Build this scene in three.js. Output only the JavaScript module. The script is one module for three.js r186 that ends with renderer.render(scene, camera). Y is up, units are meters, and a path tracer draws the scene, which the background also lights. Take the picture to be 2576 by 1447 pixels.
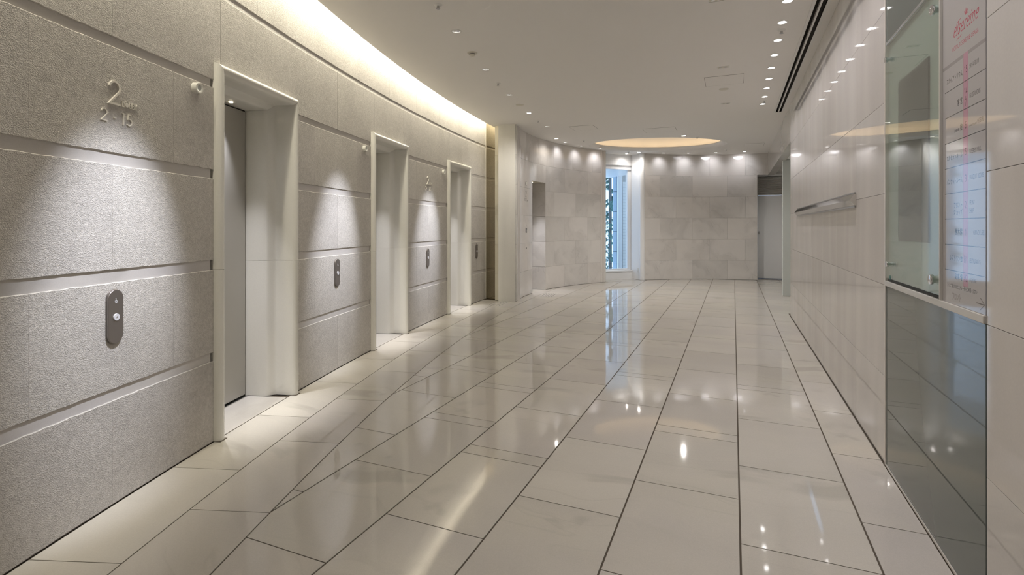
import * as THREE from 'three';
import { mergeGeometries } from 'three/addons/utils/BufferGeometryUtils.js';
import { RoundedBoxGeometry } from 'three/addons/geometries/RoundedBoxGeometry.js';
import { RectAreaLightUniformsLib } from 'three/addons/lights/RectAreaLightUniformsLib.js';

// ---------------------------------------------------------------- camera, sky, exposure
const scene = new THREE.Scene();
const FW = 2576, FH = 1447, FOCAL = 1311;
const camera = new THREE.PerspectiveCamera(2 * Math.atan(FH / 2 / FOCAL) * 180 / Math.PI, FW / FH, 0.05, 200);
camera.position.set(0, 1.5, 0);
camera.rotation.y = 0.40176;
camera.setViewOffset(FW, FH, 0, 153.5, FW, FH);          // shift lens: verticals stay upright
const renderer = new THREE.WebGLRenderer({ antialias: true });
renderer.toneMapping = THREE.LinearToneMapping;
renderer.toneMappingExposure = 1.78;
renderer.shadowMap.enabled = true;
RectAreaLightUniformsLib.init();
scene.background = new THREE.Color().setRGB(0.68, 0.92, 1.38);   // overcast afternoon sky, bluish beside the lamps
const LAMP = {                                             // lamp colours and strengths
  cove: { color: [1.0, 0.93, 0.76], nits: 50 },
  wallSpot: { color: [0.92, 0.95, 1.08], cd: 6.4 },
  down: { color: [1.0, 0.95, 0.90], cd: 2.0 },
  wash: { color: [1.0, 0.955, 1.0], cd: 0.95 },
  far: { color: [0.98, 0.965, 1.02], cd: 3.3 },
  lift: { color: [0.98, 0.97, 1.03], cd: 5.5 },
  dome: { color: [1.0, 0.71, 0.41], nits: 1.9 },
};
const col = (c) => new THREE.Color().setRGB(c[0], c[1], c[2]);

// ---------------------------------------------------------------- random, noise, textures
let seed = 7;
const rnd = () => { seed = (seed * 1664525 + 1013904223) >>> 0; return seed / 4294967296; };
const rr = (a, b) => a + (b - a) * rnd();
function hash2(i, j, s) { let h = Math.imul(i, 374761393) ^ Math.imul(j, 668265263) ^ Math.imul(s, 2147483629 | 0); h = Math.imul(h ^ (h >>> 13), 1274126177); return ((h ^ (h >>> 16)) >>> 0) / 4294967296; }
function pn(x, y, px, py, s) {                            // periodic value noise
  const i = Math.floor(x), j = Math.floor(y), fx = x - i, fy = y - j;
  const u = fx * fx * (3 - 2 * fx), v = fy * fy * (3 - 2 * fy);
  const m = (a, p) => ((a % p) + p) % p, i0 = m(i, px), i1 = m(i + 1, px), j0 = m(j, py), j1 = m(j + 1, py);
  const a = hash2(i0, j0, s), b = hash2(i1, j0, s), c = hash2(i0, j1, s), d = hash2(i1, j1, s);
  return a + (b - a) * u + (c - a) * v + (a - b - c + d) * u * v;
}
function fbm(x, y, px, py, oct, s) { let t = 0, a = 0.5, n = 0; for (let o = 0; o < oct; o++) { t += a * pn(x, y, px, py, s + o); n += a; a *= 0.5; x *= 2; y *= 2; px *= 2; py *= 2; } return t / n; }
function dataTex(N, f, srgb, meters) {
  const d = new Uint8Array(N * N * 4);
  for (let y = 0; y < N; y++) for (let x = 0; x < N; x++) {
    const c = f(x / N, y / N), k = (y * N + x) * 4;
    for (let q = 0; q < 3; q++) d[k + q] = Math.max(0, Math.min(255, Math.round(255 * (c.length ? c[q] : c))));
    d[k + 3] = 255;
  }
  const t = new THREE.DataTexture(d, N, N, THREE.RGBAFormat);
  t.wrapS = t.wrapT = THREE.RepeatWrapping; t.magFilter = THREE.LinearFilter; t.minFilter = THREE.LinearMipmapLinearFilter; t.generateMipmaps = true;
  if (srgb) t.colorSpace = THREE.SRGBColorSpace;
  t.repeat.set(1 / meters, 1 / meters); t.needsUpdate = true;
  return t;
}
const sm = (a, b, x) => { const t = Math.max(0, Math.min(1, (x - a) / (b - a))); return t * t * (3 - 2 * t); };
const floorTex = dataTex(1024, (u, v) => {                 // honed-white marble: faint cross bands, small grey smudges, fine crystal grain
  const wx = fbm(u * 3, v * 3, 3, 3, 3, 11) - 0.5, wy = fbm(u * 3, v * 3, 3, 3, 3, 21) - 0.5;
  const band = fbm(u * 2 + wx * 1.2, v * 9 + wy * 2.6, 2, 9, 4, 31), cloud = fbm(u * 4 + wx, v * 4 + wy, 4, 4, 4, 41);
  const sp = fbm(u * 6 + wx * 2, v * 12 + wy * 2, 6, 12, 4, 51), smudge = sm(0.60, 0.78, sp) * sm(0.42, 0.7, cloud);
  const vein = sm(0.035, 0.0, Math.abs(band - 0.5)) * sm(0.5, 0.75, cloud);
  const grain = (hash2(Math.floor(u * 1024), Math.floor(v * 1024), 5) - 0.5) * 0.035;
  const l = 0.955 + (cloud - 0.5) * 0.05 + (band - 0.5) * 0.035 - smudge * 0.075 - vein * 0.022 + grain;
  return [l + 0.006, l, l - 0.012 - (cloud - 0.5) * 0.03];
}, true, 2.6);
const wallTex = dataTex(1024, (u, v) => {                  // polished wall marble: soft grey clouds and diagonal veins
  const wx = fbm(u * 3, v * 3, 3, 3, 4, 61) - 0.5, wy = fbm(u * 3, v * 3, 3, 3, 4, 71) - 0.5;
  const cloud = fbm(u * 3 + wx * 2, v * 3 + wy * 2, 3, 3, 5, 81), fine = fbm(u * 7 + wx * 3, v * 7 + wy * 3, 7, 7, 4, 91);
  const vein = sm(0.022, 0.0, Math.abs(fine - 0.5)) * sm(0.46, 0.66, cloud);
  const grey = sm(0.42, 0.86, cloud) * 1.4 * (0.5 + fine);
  const grain = (hash2(Math.floor(u * 1024), Math.floor(v * 1024), 15) - 0.5) * 0.02;
  const l = 0.955 - grey * 0.05 - vein * 0.045 + (fine - 0.5) * 0.035 + grain;
  return [l + 0.004, l, l - 0.006];
}, true, 2.4);
const bandTex = dataTex(512, (u, v) => {                   // right wall marble: broad upright bands, hardly any veins
  const w = fbm(u * 4, v * 2, 4, 2, 3, 161) - 0.5, band = fbm(u * 14 + w * 2, v * 1 + w, 14, 1, 3, 171), cloud = fbm(u * 4 + w, v * 3, 4, 3, 3, 181);
  const l = 0.95 + (band - 0.5) * 0.06 + (cloud - 0.5) * 0.03 + (hash2(Math.floor(u * 512), Math.floor(v * 512), 25) - 0.5) * 0.015;
  return [l + 0.004, l, l - 0.006];
}, true, 2.6);
const stoneTex = dataTex(1024, (u, v) => {
  const c = fbm(u * 4, v * 4, 4, 4, 4, 101), g = fbm(u * 80, v * 80, 80, 80, 2, 111);
  const l = 0.93 + (c - 0.5) * 0.09 + (g - 0.5) * 0.12;
  return [l + 0.005, l, l - 0.012];
}, true, 1.0);
const peckTex = dataTex(1024, (u, v) => {                  // bush-hammered relief: short slanting peaks about a centimetre apart
  const a = pn(u * 180, v * 215, 180, 215, 121), b = pn((u + v) * 120, (v - u) * 190, 120, 190, 131), c = pn(u * 340, v * 340, 340, 340, 141), d = fbm(u * 14, v * 14, 14, 14, 3, 151);
  return Math.pow(a * 0.6 + b * 0.4, 1.6) * 0.62 + c * 0.26 + d * 0.16;
}, false, 0.72);

const M = {};
function mat(name, color, roughness, extra = {}) { const { physical, ...e } = extra; const m = new (physical ? THREE.MeshPhysicalMaterial : THREE.MeshStandardMaterial)({ roughness, metalness: 0, ...e }); m.color.setRGB(...color); m.name = name; M[name] = m; return m; }
const floorMats = [[0.59, 0.565, 0.52], [0.61, 0.585, 0.54], [0.57, 0.545, 0.50], [0.595, 0.565, 0.525]].map((c, i) => mat('floor_marble_' + i, c, 0.045, { map: floorTex }));
const wallMats = [[0.78, 0.755, 0.73], [0.81, 0.785, 0.76], [0.74, 0.72, 0.695], [0.79, 0.76, 0.73]].map((c, i) => mat('wall_marble_' + i, c, 0.06, { map: wallTex }));
const rightMats = [[0.70, 0.675, 0.655], [0.72, 0.695, 0.675], [0.69, 0.66, 0.635]].map((c, i) => mat('right_marble_' + i, c, 0.035, { map: bandTex }));
const creamMats = [[0.84, 0.805, 0.67], [0.82, 0.78, 0.645]].map((c, i) => mat('cream_marble_' + i, c, 0.25, { map: wallTex }));
const stoneMats = [[0.64, 0.615, 0.58], [0.66, 0.635, 0.60], [0.625, 0.60, 0.57]].map((c, i) => mat('pecked_stone_' + i, c, 0.85, { map: stoneTex, bumpMap: peckTex, bumpScale: 0.0031 }));
mat('groove_stone', [0.68, 0.655, 0.63], 0.6, { map: floorTex });
mat('frame_marble', [0.86, 0.85, 0.79], 0.16, { map: bandTex });
mat('paint', [0.80, 0.775, 0.735], 0.9);
mat('white_paint', [0.84, 0.84, 0.84], 0.55);
mat('white_gloss', [0.8, 0.81, 0.82], 0.3);
mat('grout', [0.10, 0.08, 0.058], 0.9);
mat('dull_metal', [0.34, 0.33, 0.31], 0.7, { metalness: 0.3 });
mat('rubber_and_gap_shade', [0.03, 0.03, 0.03], 0.7);  // rubber of the door seal, also the painted dark of the case gap
mat('door_metal', [0.50, 0.485, 0.45], 0.42, { metalness: 0.75 });
mat('steel', [0.55, 0.55, 0.56], 0.18, { metalness: 1 });
mat('chrome', [0.75, 0.75, 0.77], 0.06, { metalness: 1 });
mat('brushed_dark', [0.30, 0.275, 0.26], 0.36, { metalness: 0.85 });
mat('bronze_mirror', [0.42, 0.37, 0.27], 0.02, { metalness: 1 });
mat('sage_glass', [0.115, 0.135, 0.125], 0.03, { physical: true, ior: 1.55 });
mat('screen_dark', [0.03, 0.028, 0.031], 0.35);
mat('case_back', [0.40, 0.445, 0.41], 0.25);
mat('clear_glass', [0.93, 0.97, 0.95], 0.0, { physical: true, transmission: 1, thickness: 0, ior: 1.5 });
mat('trim_metal', [0.66, 0.63, 0.58], 0.35, { metalness: 0.35 });
mat('green_white', [0.62, 0.655, 0.63], 0.2);
mat('plastic_white', [0.75, 0.74, 0.70], 0.4);
mat('detector', [0.66, 0.63, 0.54], 0.5);
mat('acrylic', [0.74, 0.73, 0.67], 0.25);
mat('louvre', [0.55, 0.54, 0.52], 0.45, { metalness: 0.2 });
mat('letter_stone', [0.80, 0.765, 0.69], 0.5);
mat('print_grey', [0.30, 0.28, 0.26], 0.5);
mat('button_white', [0.72, 0.72, 0.75], 0.25);
mat('bark', [0.10, 0.11, 0.11], 0.9);
mat('needles', [0.08, 0.19, 0.17], 0.8);
mat('blue_glass', [0.48, 0.62, 0.74], 0.15);
mat('navy', [0.03, 0.07, 0.14], 0.4);
mat('facade_white', [0.80, 0.80, 0.78], 0.7);
mat('facade_joint', [0.45, 0.46, 0.46], 0.8);
const glow = (name, c, k) => { const m = new THREE.MeshStandardMaterial({ color: 0x222222, roughness: 0.6 }); m.emissive.setRGB(...c); m.emissiveIntensity = k; m.name = name; return m; };
const lampBright = glow('lamp_bright', [1, 0.97, 0.96], 16), lampWhite = glow('lamp_white', [1, 0.97, 0.93], 9), lampWarm = glow('lamp_warm', [1, 0.86, 0.6], 5), coveGlow = glow('cove_glow', LAMP.cove.color, 6), domeGlow = glow('dome_glow', LAMP.dome.color, 1.5);

// ---------------------------------------------------------------- helpers
const used = {};
function numbered(n) { if (!(n in used)) { used[n] = 0; return n; } used[n]++; return n + '_' + String(used[n]).padStart(3, '0'); }
function shade(o) { o.traverse((q) => { if (q.isMesh) { q.castShadow = true; q.receiveShadow = true; } }); }
function thing(name, label, category, pos = [0, 0, 0], ry = 0, group) {
  const g = new THREE.Group(); g.name = numbered(name); g.position.set(...pos); g.rotation.y = ry;
  g.userData = { label, category }; if (group) g.userData.group = group; scene.add(g); return g;
}
function structure(name) { const g = new THREE.Group(); g.name = numbered(name); g.userData = { kind: 'structure' }; scene.add(g); return g; }
function part(parent, name, geo, m, label) { const o = new THREE.Mesh(geo, m); o.name = name; if (label) o.userData.label = label; parent.add(o); return o; }
function box(x0, x1, y0, y1, z0, z1) { const g = new THREE.BoxGeometry(Math.abs(x1 - x0), Math.abs(y1 - y0), Math.abs(z1 - z0)); g.translate((x0 + x1) / 2, (y0 + y1) / 2, (z0 + z1) / 2); return metricUV(g); }
function rbox(x0, x1, y0, y1, z0, z1, r = 0.004) { const g = new RoundedBoxGeometry(Math.abs(x1 - x0), Math.abs(y1 - y0), Math.abs(z1 - z0), 2, r); g.translate((x0 + x1) / 2, (y0 + y1) / 2, (z0 + z1) / 2); return metricUV(g); }
function metricUV(g, ou = rr(0, 2), ov = rr(0, 2)) {
  const p = g.attributes.position, n = g.attributes.normal, u = new Float32Array(p.count * 2);
  for (let i = 0; i < p.count; i++) {
    const ax = Math.abs(n.getX(i)), ay = Math.abs(n.getY(i)), az = Math.abs(n.getZ(i));
    if (ay > ax && ay > az) { u[2 * i] = p.getX(i) + ou; u[2 * i + 1] = p.getZ(i) + ov; } else if (ax > az) { u[2 * i] = p.getZ(i) + ou; u[2 * i + 1] = p.getY(i) + ov; } else { u[2 * i] = p.getX(i) + ou; u[2 * i + 1] = p.getY(i) + ov; }
  }
  g.setAttribute('uv', new THREE.BufferAttribute(u, 2)); return g;
}
const merge = (list) => mergeGeometries(list.map((g) => g.index ? g.toNonIndexed() : g));
class Soup {                                                // triangles with their own normals and uv
  constructor() { this.p = []; this.n = []; this.t = []; }
  tri(a, b, c, na, nb, nc, ta, tb, tc) {
    const e = new THREE.Vector3().subVectors(b, a), f = new THREE.Vector3().subVectors(c, a), g = e.cross(f);
    if (na && g.dot(na) < 0) { [b, c] = [c, b]; [nb, nc] = [nc, nb]; [tb, tc] = [tc, tb]; }
    if (!na) { g.normalize(); na = nb = nc = g; }
    for (const [v, n, t] of [[a, na, ta], [b, nb, tb], [c, nc, tc]]) { this.p.push(v.x, v.y, v.z); this.n.push(n.x, n.y, n.z); this.t.push(t[0], t[1]); }
  }
  quad(a, b, c, d, n4, t4) { const [na, nb, nc, nd] = n4, [ta, tb, tc, td] = t4; this.tri(a, b, c, na, nb, nc, ta, tb, tc); this.tri(a, c, d, na, nc, nd, ta, tc, td); }
  geo() { const g = new THREE.BufferGeometry(); g.setAttribute('position', new THREE.Float32BufferAttribute(this.p, 3)); g.setAttribute('normal', new THREE.Float32BufferAttribute(this.n, 3)); g.setAttribute('uv', new THREE.Float32BufferAttribute(this.t, 2)); return g; }
}
// a slab bent by map(u, v, w): front face at w1 with a small chamfer c, edges uneven by jit
function slab(map, { u0, u1, v0, v1, w0, w1, nu = 4, c = 0.002, jit = 0 }) {
  const S = new Soup(), ou = rr(0, 3), ov = rr(0, 3), j0 = [], j1 = [];
  for (let i = 0; i <= nu; i++) { j0.push(jit ? rr(0, jit) : 0); j1.push(jit ? -rr(0, jit) : 0); }
  const N = (u, v, w) => { const e = 0.01, a = map(u + e, v, w).sub(map(u - e, v, w)), b = map(u, v + e, w).sub(map(u, v - e, w)), f = map(u, v, w + e).sub(map(u, v, w - e)); const n = a.cross(b).normalize(); if (n.dot(f) < 0) n.negate(); return n; };
  const ctr = map((u0 + u1) / 2, (v0 + v1) / 2, (w0 + w1) / 2);
  const flat = (a, b, cc, d, ts) => { const n = new THREE.Vector3().subVectors(b, a).cross(new THREE.Vector3().subVectors(d, a)).normalize(); const m = a.clone().add(b).add(cc).add(d).multiplyScalar(0.25).sub(ctr); if (n.dot(m) < 0) n.negate(); S.quad(a, b, cc, d, [n, n, n, n], ts); };
  const T = (u, v) => [u + ou, v + ov];
  for (let i = 0; i < nu; i++) {
    const ua = u0 + (u1 - u0) * i / nu, ub = u0 + (u1 - u0) * (i + 1) / nu;
    const ba = v0 + j0[i], bb = v0 + j0[i + 1], ta = v1 + j1[i], tb = v1 + j1[i + 1];
    S.quad(map(ua, ba + c, w1), map(ub, bb + c, w1), map(ub, tb - c, w1), map(ua, ta - c, w1), [N(ua, ba, w1), N(ub, bb, w1), N(ub, tb, w1), N(ua, ta, w1)], [T(ua, ba), T(ub, bb), T(ub, tb), T(ua, ta)]);
    flat(map(ua, ba, w1 - c), map(ub, bb, w1 - c), map(ub, bb + c, w1), map(ua, ba + c, w1), [T(ua, ba), T(ub, bb), T(ub, bb), T(ua, ba)]);
    flat(map(ua, ta, w1 - c), map(ub, tb, w1 - c), map(ub, tb - c, w1), map(ua, ta - c, w1), [T(ua, ta), T(ub, tb), T(ub, tb), T(ua, ta)]);
    flat(map(ua, ba, w0), map(ub, bb, w0), map(ub, bb, w1 - c), map(ua, ba, w1 - c), [T(ua, 0), T(ub, 0), T(ub, w1 - w0), T(ua, w1 - w0)]);
    flat(map(ua, ta, w0), map(ub, tb, w0), map(ub, tb, w1 - c), map(ua, ta, w1 - c), [T(ua, 0), T(ub, 0), T(ub, w1 - w0), T(ua, w1 - w0)]);
    flat(map(ua, ba, w0), map(ub, bb, w0), map(ub, tb, w0), map(ua, ta, w0), [T(ua, ba), T(ub, bb), T(ub, tb), T(ua, ta)]);
  }
  for (const [u, i] of [[u0, 0], [u1, nu]]) { const b = v0 + j0[i], t = v1 + j1[i]; flat(map(u, b, w0), map(u, b + c, w1), map(u, t - c, w1), map(u, t, w0), [T(0, b), T(w1 - w0, b), T(w1 - w0, t), T(0, t)]); }
  return S.geo();
}
// plan geometry: the elevator wall is an arc, so is the far wall (two arcs)
const V3 = (x, y, z) => new THREE.Vector3(x, y, z);
const CX = 27.593, CZ = -12.248, R = 32.415;
const wallMap = (s, y, d) => { const a = s / R, r = R - d; return V3(CX - r * Math.cos(a), y, CZ + r * Math.sin(a)); };
const K1 = [0.92, -10.906], R1 = 5.075, K2 = [0.803, -11.523], R2 = 4.56, DEG = Math.PI / 180;
const map1 = (u, y, w) => { const t = u / R1; return V3(K1[0] - (R1 - w) * Math.cos(t), y, K1[1] - (R1 - w) * Math.sin(t)); };
const map2 = (u, y, w) => { const t = u / R2; return V3(K2[0] - (R2 - w) * Math.cos(t), y, K2[1] - (R2 - w) * Math.sin(t)); };
function onWall(g, s, d = 0, y = 0) { const p = wallMap(s, y, d); g.position.copy(p); g.rotation.y = Math.PI / 2 + s / R; return g; }
function on1(g, deg, d = 0, y = 0) { const p = map1(deg * DEG * R1, y, d); g.position.copy(p); g.rotation.y = Math.PI / 2 - deg * DEG; return g; }
// convex polygon clipping, keep side where f(p) <= 0
function clip(poly, f) { const o = []; for (let i = 0; i < poly.length; i++) { const a = poly[i], b = poly[(i + 1) % poly.length], fa = f(a), fb = f(b); if (fa <= 0) o.push(a); if ((fa < 0 && fb > 0) || (fa > 0 && fb < 0)) { const t = fa / (fa - fb); o.push([a[0] + (b[0] - a[0]) * t, a[1] + (b[1] - a[1]) * t]); } } return o; }
const area = (p) => { let s = 0; for (let i = 0; i < p.length; i++) { const a = p[i], b = p[(i + 1) % p.length]; s += a[0] * b[1] - a[1] * b[0]; } return Math.abs(s) / 2; };
function prism(poly, y0, y1, rot = 0) {
  const S = new Soup(), ou = rr(0, 3), ov = rr(0, 3), up = V3(0, 1, 0), cr = Math.cos(rot), sr = Math.sin(rot);
  const T = (p) => [p[0] * cr - p[1] * sr + ou, p[0] * sr + p[1] * cr + ov];
  let cx = 0, cz = 0; for (const p of poly) { cx += p[0] / poly.length; cz += p[1] / poly.length; }
  for (let i = 1; i < poly.length - 1; i++) S.tri(V3(poly[0][0], y1, poly[0][1]), V3(poly[i][0], y1, poly[i][1]), V3(poly[i + 1][0], y1, poly[i + 1][1]), up, up, up, T(poly[0]), T(poly[i]), T(poly[i + 1]));
  for (let i = 0; i < poly.length; i++) {
    const a = poly[i], b = poly[(i + 1) % poly.length], n = V3(b[1] - a[1], 0, a[0] - b[0]).normalize(); if (n.x * (a[0] - cx) + n.z * (a[1] - cz) < 0) n.negate();
    S.quad(V3(a[0], y0, a[1]), V3(b[0], y0, b[1]), V3(b[0], y1, b[1]), V3(a[0], y1, a[1]), [n, n, n, n], [T(a), T(b), T(b), T(a)]);
  }
  return S.geo();
}

// ---------------------------------------------------------------- floor
const floor = structure('floor');
part(floor, 'grout_bed', box(-6, 4, -0.16, -0.004, -17.4, 5.4), M.grout);
const PX = 0.5667, strips = [];
for (let k = -2; k < 9; k++) strips.push(k);                // strip k lies between X = 0.03 - k*PX and one pitch left of it
const dbl = [[-1, -5.30], [0, -3.985], [1, -5.30], [2, -3.12], [2, -6.585], [2, -7.455], [3, -3.545], [3, -4.41], [3, -7.86], [4, -4.82], [5, -6.12], [5, -7.86], [6, -8.26]];
const farClip = (poly) => {
  for (const [K, Rr, t0, t1] of [[K1, R1, -14, 40], [K2, R2, 40, 92]]) for (let t = t0; t <= t1; t += 4) { const cx = Math.cos(t * DEG), sx = Math.sin(t * DEG); poly = clip(poly, (p) => -(p[0] - K[0]) * cx - (p[1] - K[1]) * sx - (Rr - 0.002)); if (poly.length < 3) return []; }
  return poly;
};
const arcClip = (poly, d) => { for (let s = 14.2; s >= -3; s -= 0.45) { const a = s / R, ca = Math.cos(a), sa = Math.sin(a); poly = clip(poly, (p) => -(p[0] - CX) * ca + (p[1] - CZ) * sa - (R - d)); if (poly.length < 3) return []; } return poly; };
function addTile(poly, rot = 0) { if (poly.length < 3 || area(poly) < 0.0008) return; part(floor, 'floor_tile', prism(poly, -0.02, 0, rot), floorMats[Math.floor(rnd() * floorMats.length)]); }
for (const k of strips) {
  const odd = ((k % 2) + 2) % 2;                            // k=-1: strip right of 0.03
  let xr = 0.03 - k * PX, xl = xr - PX;
  const z0 = odd === 1 ? -2.69 : -3.125, cuts = [];
  const passage = k <= -2;
  for (let n = -5; n < 17; n++) { const z = z0 - 0.8767 * n; const d = dbl.find((q) => q[0] === k && Math.abs(q[1] - z) < 0.25); if (d) cuts.push(z + 0.065, z - 0.065); else cuts.push(z); }
  for (let i = 0; i < cuts.length - 1; i++) {
    const za = cuts[i], zb = cuts[i + 1];
    if (zb > 1.3 || za < -16.6) continue;
    const spans = [];
    if (k === -2) { if (za > -9.8) spans.push([xl, 0.875]); else spans.push([xl, xr]); } else spans.push([xl, xr]);
    for (const [a, b] of spans) {
      let poly = [[a + 0.0046, za - 0.003], [b - 0.0046, za - 0.003], [b - 0.0046, zb + 0.003], [a + 0.0046, zb + 0.003]];
      if (k === -2 && b > 0.9) poly = clip(poly, (p) => -16.52 - p[1]);
      poly = arcClip(poly, 0.885);
      if (zb < -9.5 && k >= -1) poly = farClip(poly);
      addTile(poly);
    }
  }
}
for (const k of [-3, -4, -5]) for (let n = 0; n < 4; n++) { const xr = 0.03 - k * PX, z = -9.9 - n * 1.68; addTile([[xr - PX + 0.0035, z], [xr - 0.0035, z], [xr - 0.0035, Math.max(-16.52, z - 1.675)], [xr - PX + 0.0035, Math.max(-16.52, z - 1.675)]]); }
for (const [d0, d1, s0] of [[0.0, 0.44, 11.16], [0.44, 0.88, 10.71]]) for (let n = -3; n < 13; n++) {       // strips that follow the elevator wall
  const sa = s0 - 0.9033 * n - 0.0025, sb = sa - 0.9033 + 0.005, pts = [];
  if (d0 === 0 && sa < 2.6) continue;
  if (sb < -1.2) continue;
  for (const [s, d] of [[sa, d0 + 0.0035], [(sa + sb) / 2, d0 + 0.0035], [sb, d0 + 0.0035], [sb, d1 - 0.0035], [(sa + sb) / 2, d1 - 0.0035], [sa, d1 - 0.0035]]) { const p = wallMap(s, 0, d); pts.push([p.x, p.z]); }
  let poly = pts;
  if (sb < 2.75) { const rest = farClip(clip(poly, (p) => p[1] + 9.6)), front = clip(poly, (p) => -9.6 - p[1]); if (rest.length > 2) addTile(rest, -(sa + sb) / 2 / R); poly = front; }
  addTile(poly, -(sa + sb) / 2 / R);
}
addTile([[-3.75, -14.25], [-3.12, -13.99], [-2.36, -14.86], [-2.75, -15.2]]);                                 // window nook
// ---------------------------------------------------------------- elevator wall (left): rough panels with smooth recessed bands
const LIFTS = [9.337, 6.642, 3.945], LW = 0.5375, LTOP = 2.645;
const wallLeft = structure('wall_left');
const rows = [[0.004, 0.565, 1], [0.623, 1.2, 0], [1.265, 1.835, 1], [1.895, 2.47, 0], [2.52, 3.13, 1], [3.175, 3.95, 0]];
const spansAll = [[2.46, 13.2]], spansLow = [[2.46, LIFTS[2] - LW], [LIFTS[2] + LW, LIFTS[1] - LW], [LIFTS[1] + LW, LIFTS[0] - LW], [LIFTS[0] + LW, 13.2]];
for (const [a, b] of spansLow) part(wallLeft, 'backing', slab(wallMap, { u0: a + 0.02, u1: b - 0.02, v0: 0, v1: 2.62, w0: -0.46, w1: -0.009, nu: Math.max(2, Math.round((b - a) * 4)), c: 0 }), M.groove_stone);
part(wallLeft, 'backing', slab(wallMap, { u0: 2.2, u1: 13.2, v0: 2.62, v1: 4.3, w0: -0.46, w1: -0.009, nu: 40, c: 0 }), M.groove_stone);
part(wallLeft, 'rear_slab', slab(wallMap, { u0: 1.6, u1: 13.3, v0: -0.1, v1: 4.3, w0: -0.65, w1: -0.46, nu: 30, c: 0 }), M.groove_stone);
for (const [y0, y1, B] of rows) {
  const joints = []; for (let n = -4; n < 12; n++) joints.push((B ? 10.705 : 11.158) - 0.9033 * n);
  for (let i = 0; i < joints.length - 1; i++) {
    let hi = Math.min(joints[i], 13.15), lo = Math.max(joints[i + 1], 2.5);
    if (hi - lo < 0.03) continue;
    const cuts = y0 < 2.5 && y1 < LTOP ? LIFTS.map((c) => [c - LW + 0.004, c + LW - 0.004]) : [];
    let segs = [[lo, hi]];
    for (const [a, b] of cuts) segs = segs.flatMap(([l, h]) => h <= a || l >= b ? [[l, h]] : [[l, a], [b, h]].filter(([p, q]) => q - p > 0.02));
    for (const [l, h] of segs) {
      const holes = y0 === 2.52 ? LIFTS.filter((c) => l < c + LW && h > c - LW) : [];
      if (!holes.length) { part(wallLeft, 'stone_panel', slab(wallMap, { u0: l + 0.0006, u1: h - 0.0006, v0: y0, v1: y1, w0: -0.009, w1: 0, nu: Math.max(6, Math.round((h - l) * 34)), c: 0.003, jit: 0.004 }), stoneMats[Math.floor(rnd() * 3)]); continue; }
      const edges = [l, h]; for (const c of holes) for (const e of [c - LW, c + LW]) if (e > l + 0.01 && e < h - 0.01) edges.push(e);
      edges.sort((a, b) => a - b); const geos = [];
      const ou = stoneMats[Math.floor(rnd() * 3)];
      for (let q = 0; q < edges.length - 1; q++) { const mid = (edges[q] + edges[q + 1]) / 2, over = LIFTS.some((c) => Math.abs(mid - c) < LW); geos.push(slab(wallMap, { u0: edges[q] + (q ? 0 : 0.0012), u1: edges[q + 1] - (q === edges.length - 2 ? 0.0012 : 0), v0: over ? LTOP - 0.003 : y0, v1: y1, w0: -0.009, w1: 0, nu: Math.max(3, Math.round((edges[q + 1] - edges[q]) * 30)), c: 0.004, jit: 0.003 })); }
      part(wallLeft, 'stone_panel', merge(geos), ou);
    }
  }
}
part(wallLeft, 'straight_wall', box(-2.9, -2.19, -0.1, 4.3, 0.55, 5.2), M.groove_stone);
// bronze mirror that closes the elevator bank, then the cream pillar
const mirror = thing('wall_mirror', 'tall bronze tinted mirror between rough stone wall and cream pillar', 'mirror', [0, 0, 0]);
part(mirror, 'mirror_pane', box(-4.76, -4.40, 0.004, 4.0, -9.74, -9.72), M.bronze_mirror);
part(mirror, 'edge_strip', box(-4.722, -4.712, 0.004, 3.98, -9.72, -9.712), M.trim_metal);
// ---------------------------------------------------------------- far walls: polished marble on two arcs
const wallFar = structure('wall_far');
const courses = [0, 0.54, 1.14, 1.74, 2.34, 2.94, 3.54];
const TH = -0.36;
const back1 = (t0, t1, y0, y1) => part(wallFar, 'backing', slab(map1, { u0: t0 * DEG * R1, u1: t1 * DEG * R1, v0: y0, v1: y1, w0: TH, w1: -0.02, nu: Math.max(2, Math.round((t1 - t0) / 2)), c: 0 }), M.frame_marble);
const L0 = 0.28, L1 = 8.85, LH = 2.53;
back1(-15.2, L0, 0, 4.3); back1(L0, L1, LH + 0.02, 4.3); back1(L1, 36.6, 0, 4.3);
part(wallFar, 'backing', slab(map2, { u0: 47.4 * DEG * R2, u1: 87.4 * DEG * R2, v0: 0, v1: 4.3, w0: TH, w1: -0.02, nu: 24, c: 0 }), M.frame_marble);
part(wallFar, 'backing', slab(map2, { u0: 87.4 * DEG * R2, u1: 91.5 * DEG * R2, v0: 2.96, v1: 4.3, w0: TH, w1: -0.02, nu: 4, c: 0 }), M.frame_marble);
function marble(map, Rr, t0, t1, y0, y1, list = wallMats, w1 = 0) { part(wallFar, 'marble_panel', slab(map, { u0: t0 * DEG * Rr + 0.0012, u1: t1 * DEG * Rr - 0.0012, v0: y0 + 0.0012, v1: y1 - 0.0012, w0: -0.02, w1, nu: Math.max(2, Math.round((t1 - t0) / 1.5)), c: 0.0012 }), list[Math.floor(rnd() * list.length)]); }
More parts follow.
